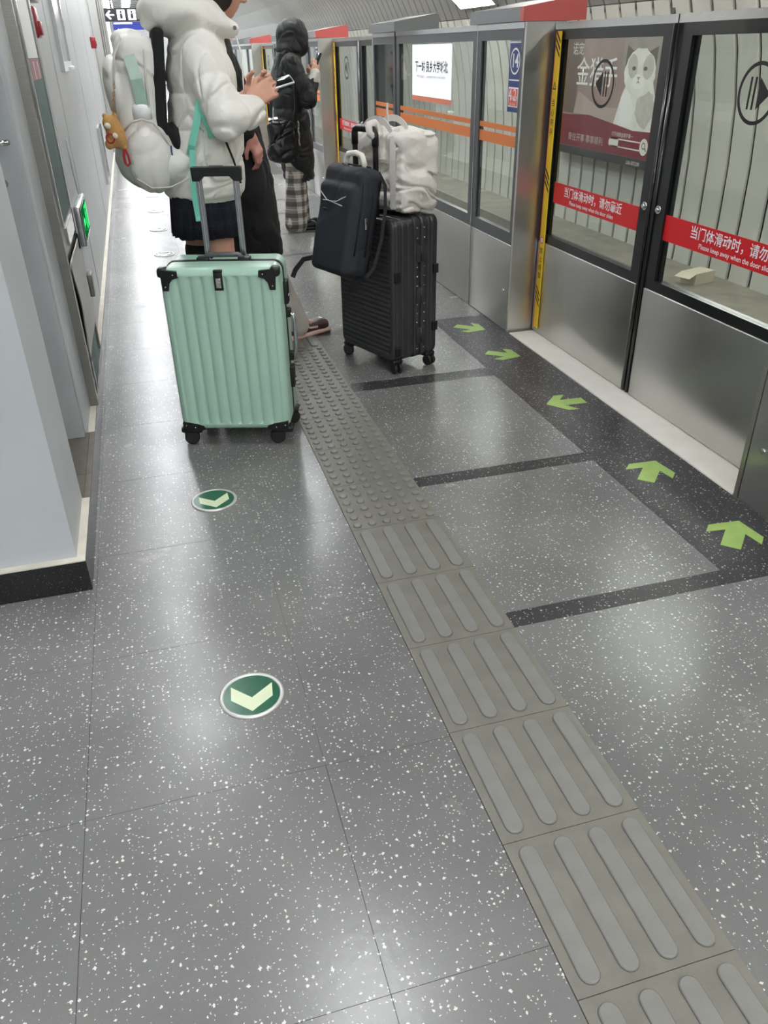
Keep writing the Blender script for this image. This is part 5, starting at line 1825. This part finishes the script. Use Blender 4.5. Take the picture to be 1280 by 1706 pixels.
q.tube([(0.032, -0.012, 0.004), (0.026, -0.016, -0.020), (0.028, -0.016, -0.044), (0.036, -0.016, -0.052), (0.044, -0.016, -0.044), (0.042, -0.014, -0.02), (0.036, -0.012, 0.004)], 0.0045, 6)
q.build('red_loop', 'redcloth', pt)
q = MB()
for i in range(9):
    z = 0.122 + 0.0125 * i
    q.tube([(0.012 + 0.003 * i + (0.0035 * math.cos(t) if i % 2 else 0), -0.004 + (0 if i % 2 else 0.0035 * math.cos(t)), z + 0.0075 * math.sin(t)) for t in [2 * PI * j / 8 for j in range(8)]], 0.0014, 5, True)
q.build('chain', 'gold', pt)

# ---------------------------------------------------------------- person in the long black coat
B = thing('person', 'person in long black coat and pale trousers beside the white puffer jacket', 'person', (0.47, 4.20, 0))
P = [ell((-0.03, 0, 0.94), (0.11, 0.16, 0.12), None, 0.03), lof([(0.92, -0.03, 0, 0.10, 0.155), (1.1, -0.045, 0, 0.095, 0.14), (1.3, -0.07, 0, 0.10, 0.165), (1.42, -0.08, 0, 0.07, 0.16), (1.46, -0.08, 0, 0.05, 0.07)], 0.03),
     cap((-0.08, 0, 1.42), (-0.06, 0, 1.56), 0.058, 0.055, 0.03)]
P += head((-0.03, 0, 1.645), (0.95, 0.0, -0.3), 1.02)
legB = {-1: ((-0.02, -0.09, 0.90), (0.065, -0.085, 0.48), (0.215, -0.050, 0.09)), 1: ((-0.04, 0.09, 0.90), (-0.04, 0.10, 0.48), (-0.06, 0.10, 0.09))}
for s, (h_, k_, a_) in legB.items():
    P += [cap(h_, k_, 0.082, 0.056, 0.03), cap(k_, a_, 0.055, 0.038, 0.02), cap(a_, np.array(a_) + np.array((0.09, 0.04, -0.05)), 0.036, 0.022, 0.01)]
armB = {-1: ((-0.085, -0.175, 1.385), (-0.10, -0.235, 1.13), (0.03, -0.205, 1.015)), 1: ((-0.085, 0.175, 1.385), (-0.10, 0.23, 1.12), (-0.06, 0.22, 0.90))}
for s, (h_, k_, a_) in armB.items():
    P += [cap(h_, k_, 0.046, 0.040, 0.03), cap(k_, a_, 0.038, 0.027, 0.02)]
P += hand((0.032, -0.202, 1.018), (0.40, 0.05, -0.92), (0.75, -0.65, 0.3), 1, (0.35, 0.55, 0.4), 0.0, 0.6)
P += hand((-0.058, 0.220, 0.895), (0.1, 0, -1), (0.1, 1, 0), -1, (0.3, 0.4, 0.3), 0.0, 0.4)
sdf_obj('body', P, 'skin2', B, 0.005)
J = [lof([(0.435, 0.0, 0, 0.155, 0.19), (0.455, 0.0, 0, 0.176, 0.21), (0.60, 0.0, 0, 0.170, 0.21), (0.80, -0.010, 0, 0.163, 0.205), (1.0, -0.030, 0, 0.146, 0.20), (1.15, -0.045, 0, 0.138, 0.20), (1.30, -0.080, 0, 0.122, 0.20), (1.40, -0.09, 0, 0.10, 0.18), (1.47, -0.085, 0, 0.075, 0.09)], 0.03)]
for s, (h_, k_, a_) in armB.items():
    e_ = np.array(k_) * 0.15 + np.array(a_) * 0.85
    J += [cap(h_, k_, 0.072, 0.060, 0.03), cap(k_, e_, 0.060, 0.048, 0.02)]
J += [cap((-0.09, -0.07, 1.47), (-0.02, -0.05, 1.45), 0.045, 0.035, 0.02), cap((-0.09, 0.07, 1.47), (-0.02, 0.05, 1.45), 0.045, 0.035, 0.02), ell((-0.13, 0, 1.47), (0.06, 0.10, 0.05), None, 0.03)]
sdf_obj('coat', J, 'black_cloth', B, 0.006, wrinkle2(0.012, 15, 31, (1, 1, 0.5)))
for s, (h_, k_, a_) in legB.items():
    h_, k_, a_ = np.array(h_), np.array(k_), np.array(a_)
    sdf_obj('trouser_leg', [cap(h_, k_, 0.076, 0.060, 0.02), cap(k_, a_ + np.array((-0.005, 0, -0.02)), 0.062, 0.070, 0.02)], 'trouser', B, 0.005, wrinkle(0.010, 26, 40 + s, 7))
    ang = 27 if s < 0 else 10
    shoe('sneaker', B, (a_[0] - 0.062, a_[1] - 0.025) if s < 0 else (a_[0] - 0.07, a_[1]), ang, 'shoe_brown', 'shoe_pink', 0.262, 0.046, ('shoe_white', 'shoe_pink'))
sdf_obj('hair', [ell((-0.052, 0, 1.665), (0.108, 0.092, 0.115), None, 0.02), ell((-0.09, 0, 1.59), (0.07, 0.080, 0.09), None, 0.03), ell((0.075, 0, 1.605), (0.065, 0.062, 0.085), None, 0.015, True)], 'hair', B, 0.005, wrinkle(0.006, 50, 9, 7))
tp = MB().rbox((0, 0, 0), (0.050, 0.030, 0.050), 0.010, 3, Matrix.Rotation(0.4, 3, 'Y'))
o = tp.build('tissue_pack', 'white')
o.location = (0.500, 4.035, 0.915)
tag(o, 'small white tissue pack held by the person in the long black coat', 'tissue pack')

# ---------------------------------------------------------------- hooded person in black
C = thing('person', 'person in black hooded coat and plaid trousers waiting at the far door', 'person', (1.25, 7.15, 0))
P = [ell((0.0, 0, 0.86), (0.10, 0.15, 0.11), None, 0.03), lof([(0.84, 0.0, 0, 0.10, 0.145), (1.0, 0.0, 0, 0.09, 0.13), (1.18, 0.0, 0, 0.095, 0.15), (1.27, 0.005, 0, 0.07, 0.15), (1.31, 0.01, 0, 0.05, 0.07)], 0.03),
     cap((0.01, 0, 1.27), (0.06, 0, 1.40), 0.052, 0.050, 0.03)]
P += head((0.078, 0, 1.448), (0.90, -0.05, -0.42), 0.94)
legC = {-1: ((0.0, -0.08, 0.84), (0.0, -0.085, 0.45), (-0.03, -0.085, 0.08)), 1: ((0.02, 0.08, 0.84), (0.03, 0.085, 0.45), (0.03, 0.085, 0.08))}
for s, (h_, k_, a_) in legC.items():
    P += [cap(h_, k_, 0.076, 0.052, 0.03), cap(k_, a_, 0.050, 0.034, 0.02), cap(a_, np.array(a_) + np.array((0.10, 0, -0.05)), 0.034, 0.022, 0.01)]
armC = {-1: ((0.005, -0.165, 1.265), (0.115, -0.215, 1.01), (0.185, -0.150, 1.165)), 1: ((0.005, 0.165, 1.265), (0.09, 0.20, 1.02), (0.20, 0.06, 1.15))}
for s, (h_, k_, a_) in armC.items():
    P += [cap(h_, k_, 0.042, 0.036, 0.03), cap(k_, a_, 0.035, 0.026, 0.02)]
P += hand((0.188, -0.146, 1.172), (0.25, 0.30, 0.9), (0.35, -0.9, 0.1), -1, (0.35, 0.7, 0.5), 0.0, 0.6, 0.94)
P += hand((0.205, 0.055, 1.155), (0.2, -0.5, 0.8), (0.4, 0.8, 0.1), 1, (0.4, 0.7, 0.5), 0.0, 0.6, 0.94)
sdf_obj('body', P, 'skin', C, 0.0055)
J = [lof([(0.395, 0.035, 0, 0.110, 0.15), (0.42, 0.035, 0, 0.128, 0.17), (0.60, 0.030, 0, 0.140, 0.185), (0.80, 0.012, 0, 0.140, 0.185), (1.0, 0.0, 0, 0.132, 0.185), (1.18, 0.0, 0, 0.128, 0.19), (1.27, 0.005, 0, 0.108, 0.17), (1.34, 0.02, 0, 0.085, 0.10)], 0.03, (0.16, 0.010, 0.1))]
for s, (h_, k_, a_) in armC.items():
    e_ = np.array(k_) * 0.25 + np.array(a_) * 0.75
    J += [cap(h_, k_, 0.070, 0.064, 0.03, (0.12, 0.008, 0.1)), cap(k_, e_, 0.063, 0.052, 0.02)]
sdf_obj('coat', J, 'black_down', C, 0.006, wrinkle2(0.011, 20, 33))
sdf_obj('hood', [ell((0.060, 0, 1.455), (0.134, 0.118, 0.120), None, 0.03), ell((0.03, 0, 1.36), (0.115, 0.13, 0.075), None, 0.04), ell((0.115, 0, 1.40), (0.085, 0.098, 0.095), None, 0.03), ell((0.205, 0, 1.43), (0.075, 0.070, 0.100), None, 0.02, True)], 'black_down', C, 0.006, wrinkle2(0.010, 18, 12))
for s in (-1, 1):
    a_ = np.array(armC[s][2])
    k_ = np.array(armC[s][1])
    sdf_obj('fleece_cuff', [cap(k_ * 0.18 + a_ * 0.82, a_ + (a_ - k_) * 0.10, 0.050, 0.046, 0.01)], 'fleece', C, 0.005, wrinkle(0.006, 60, 5, 6))
for s, (h_, k_, a_) in legC.items():
    h_, k_, a_ = np.array(h_), np.array(k_), np.array(a_)
    sdf_obj('trouser_leg', [cap(h_, k_, 0.088, 0.088, 0.02), cap(k_, a_ + np.array((0.0, 0, -0.02)), 0.088, 0.098, 0.02)], 'plaid', C, 0.006, wrinkle(0.008, 24, 60 + s, 7))
    shoe('shoe', C, (a_[0] - 0.06, a_[1]), -4 * s, 'black_leather', 'blackplastic', 0.235, 0.044)
sdf_obj('hair', [ell((0.062, 0, 1.475), (0.098, 0.084, 0.098), None, 0.02), ell((0.17, 0, 1.425), (0.06, 0.055, 0.08), None, 0.015, True)], 'hair', C, 0.006)
phone((1.470, 7.06, 1.262), (0.45, 0.15, 0.85), (-0.2, 0.95, 0.0), 'phone held up by the person in the black hooded coat', 'phone_s')
# black shoulder bag
sb = thing('shoulder_bag', 'slouchy black leather shoulder bag hanging on the hooded person', 'bag', (1.125, 6.90, 0.56))
P = [rbx((0.0, 0, 0.16), (0.115, 0.050, 0.150), 0.045, None, 0.03), ell((0.0, 0, 0.08), (0.135, 0.065, 0.085), None, 0.04)]
sdf_obj('bag_body', P, 'black_leather', sb, 0.005, wrinkle2(0.020, 20, 17))
q = MB()
q.ribbon([(-0.085, 0.0, 0.28), (-0.060, 0.02, 0.45), (0.0, 0.06, 0.66), (0.06, 0.10, 0.765), (0.115, 0.13, 0.79)], 0.026, 0.006, (-0.4, -1, 0.2))
q.ribbon([(0.105, 0.0, 0.28), (0.13, 0.0, 0.40), (0.14, 0.03, 0.60), (0.13, 0.09, 0.76), (0.115, 0.13, 0.79)], 0.026, 0.006, (0.4, -1, 0.2))
q.build('strap', 'black_leather', sb)
q = MB()
for k in range(14):
    z = 0.30 - 0.0125 * k
    q.tube([(0.128 + 0.003 * math.sin(k) + 0.004 * math.cos(t), -0.058, z + 0.0075 * math.sin(t)) for t in [2 * PI * j / 8 for j in range(8)]], 0.0022, 5, True)
q.build('chain_charm', 'chrome', sb, 'silver chain charm')
q = MB()
q.ribbon([(-0.10, -0.03, 0.325), (-0.03, -0.035, 0.332), (0.04, -0.03, 0.318)], 0.030, 0.004, (0, -0.5, 1))
q.build('bag_rim', 'steel_l', sb)
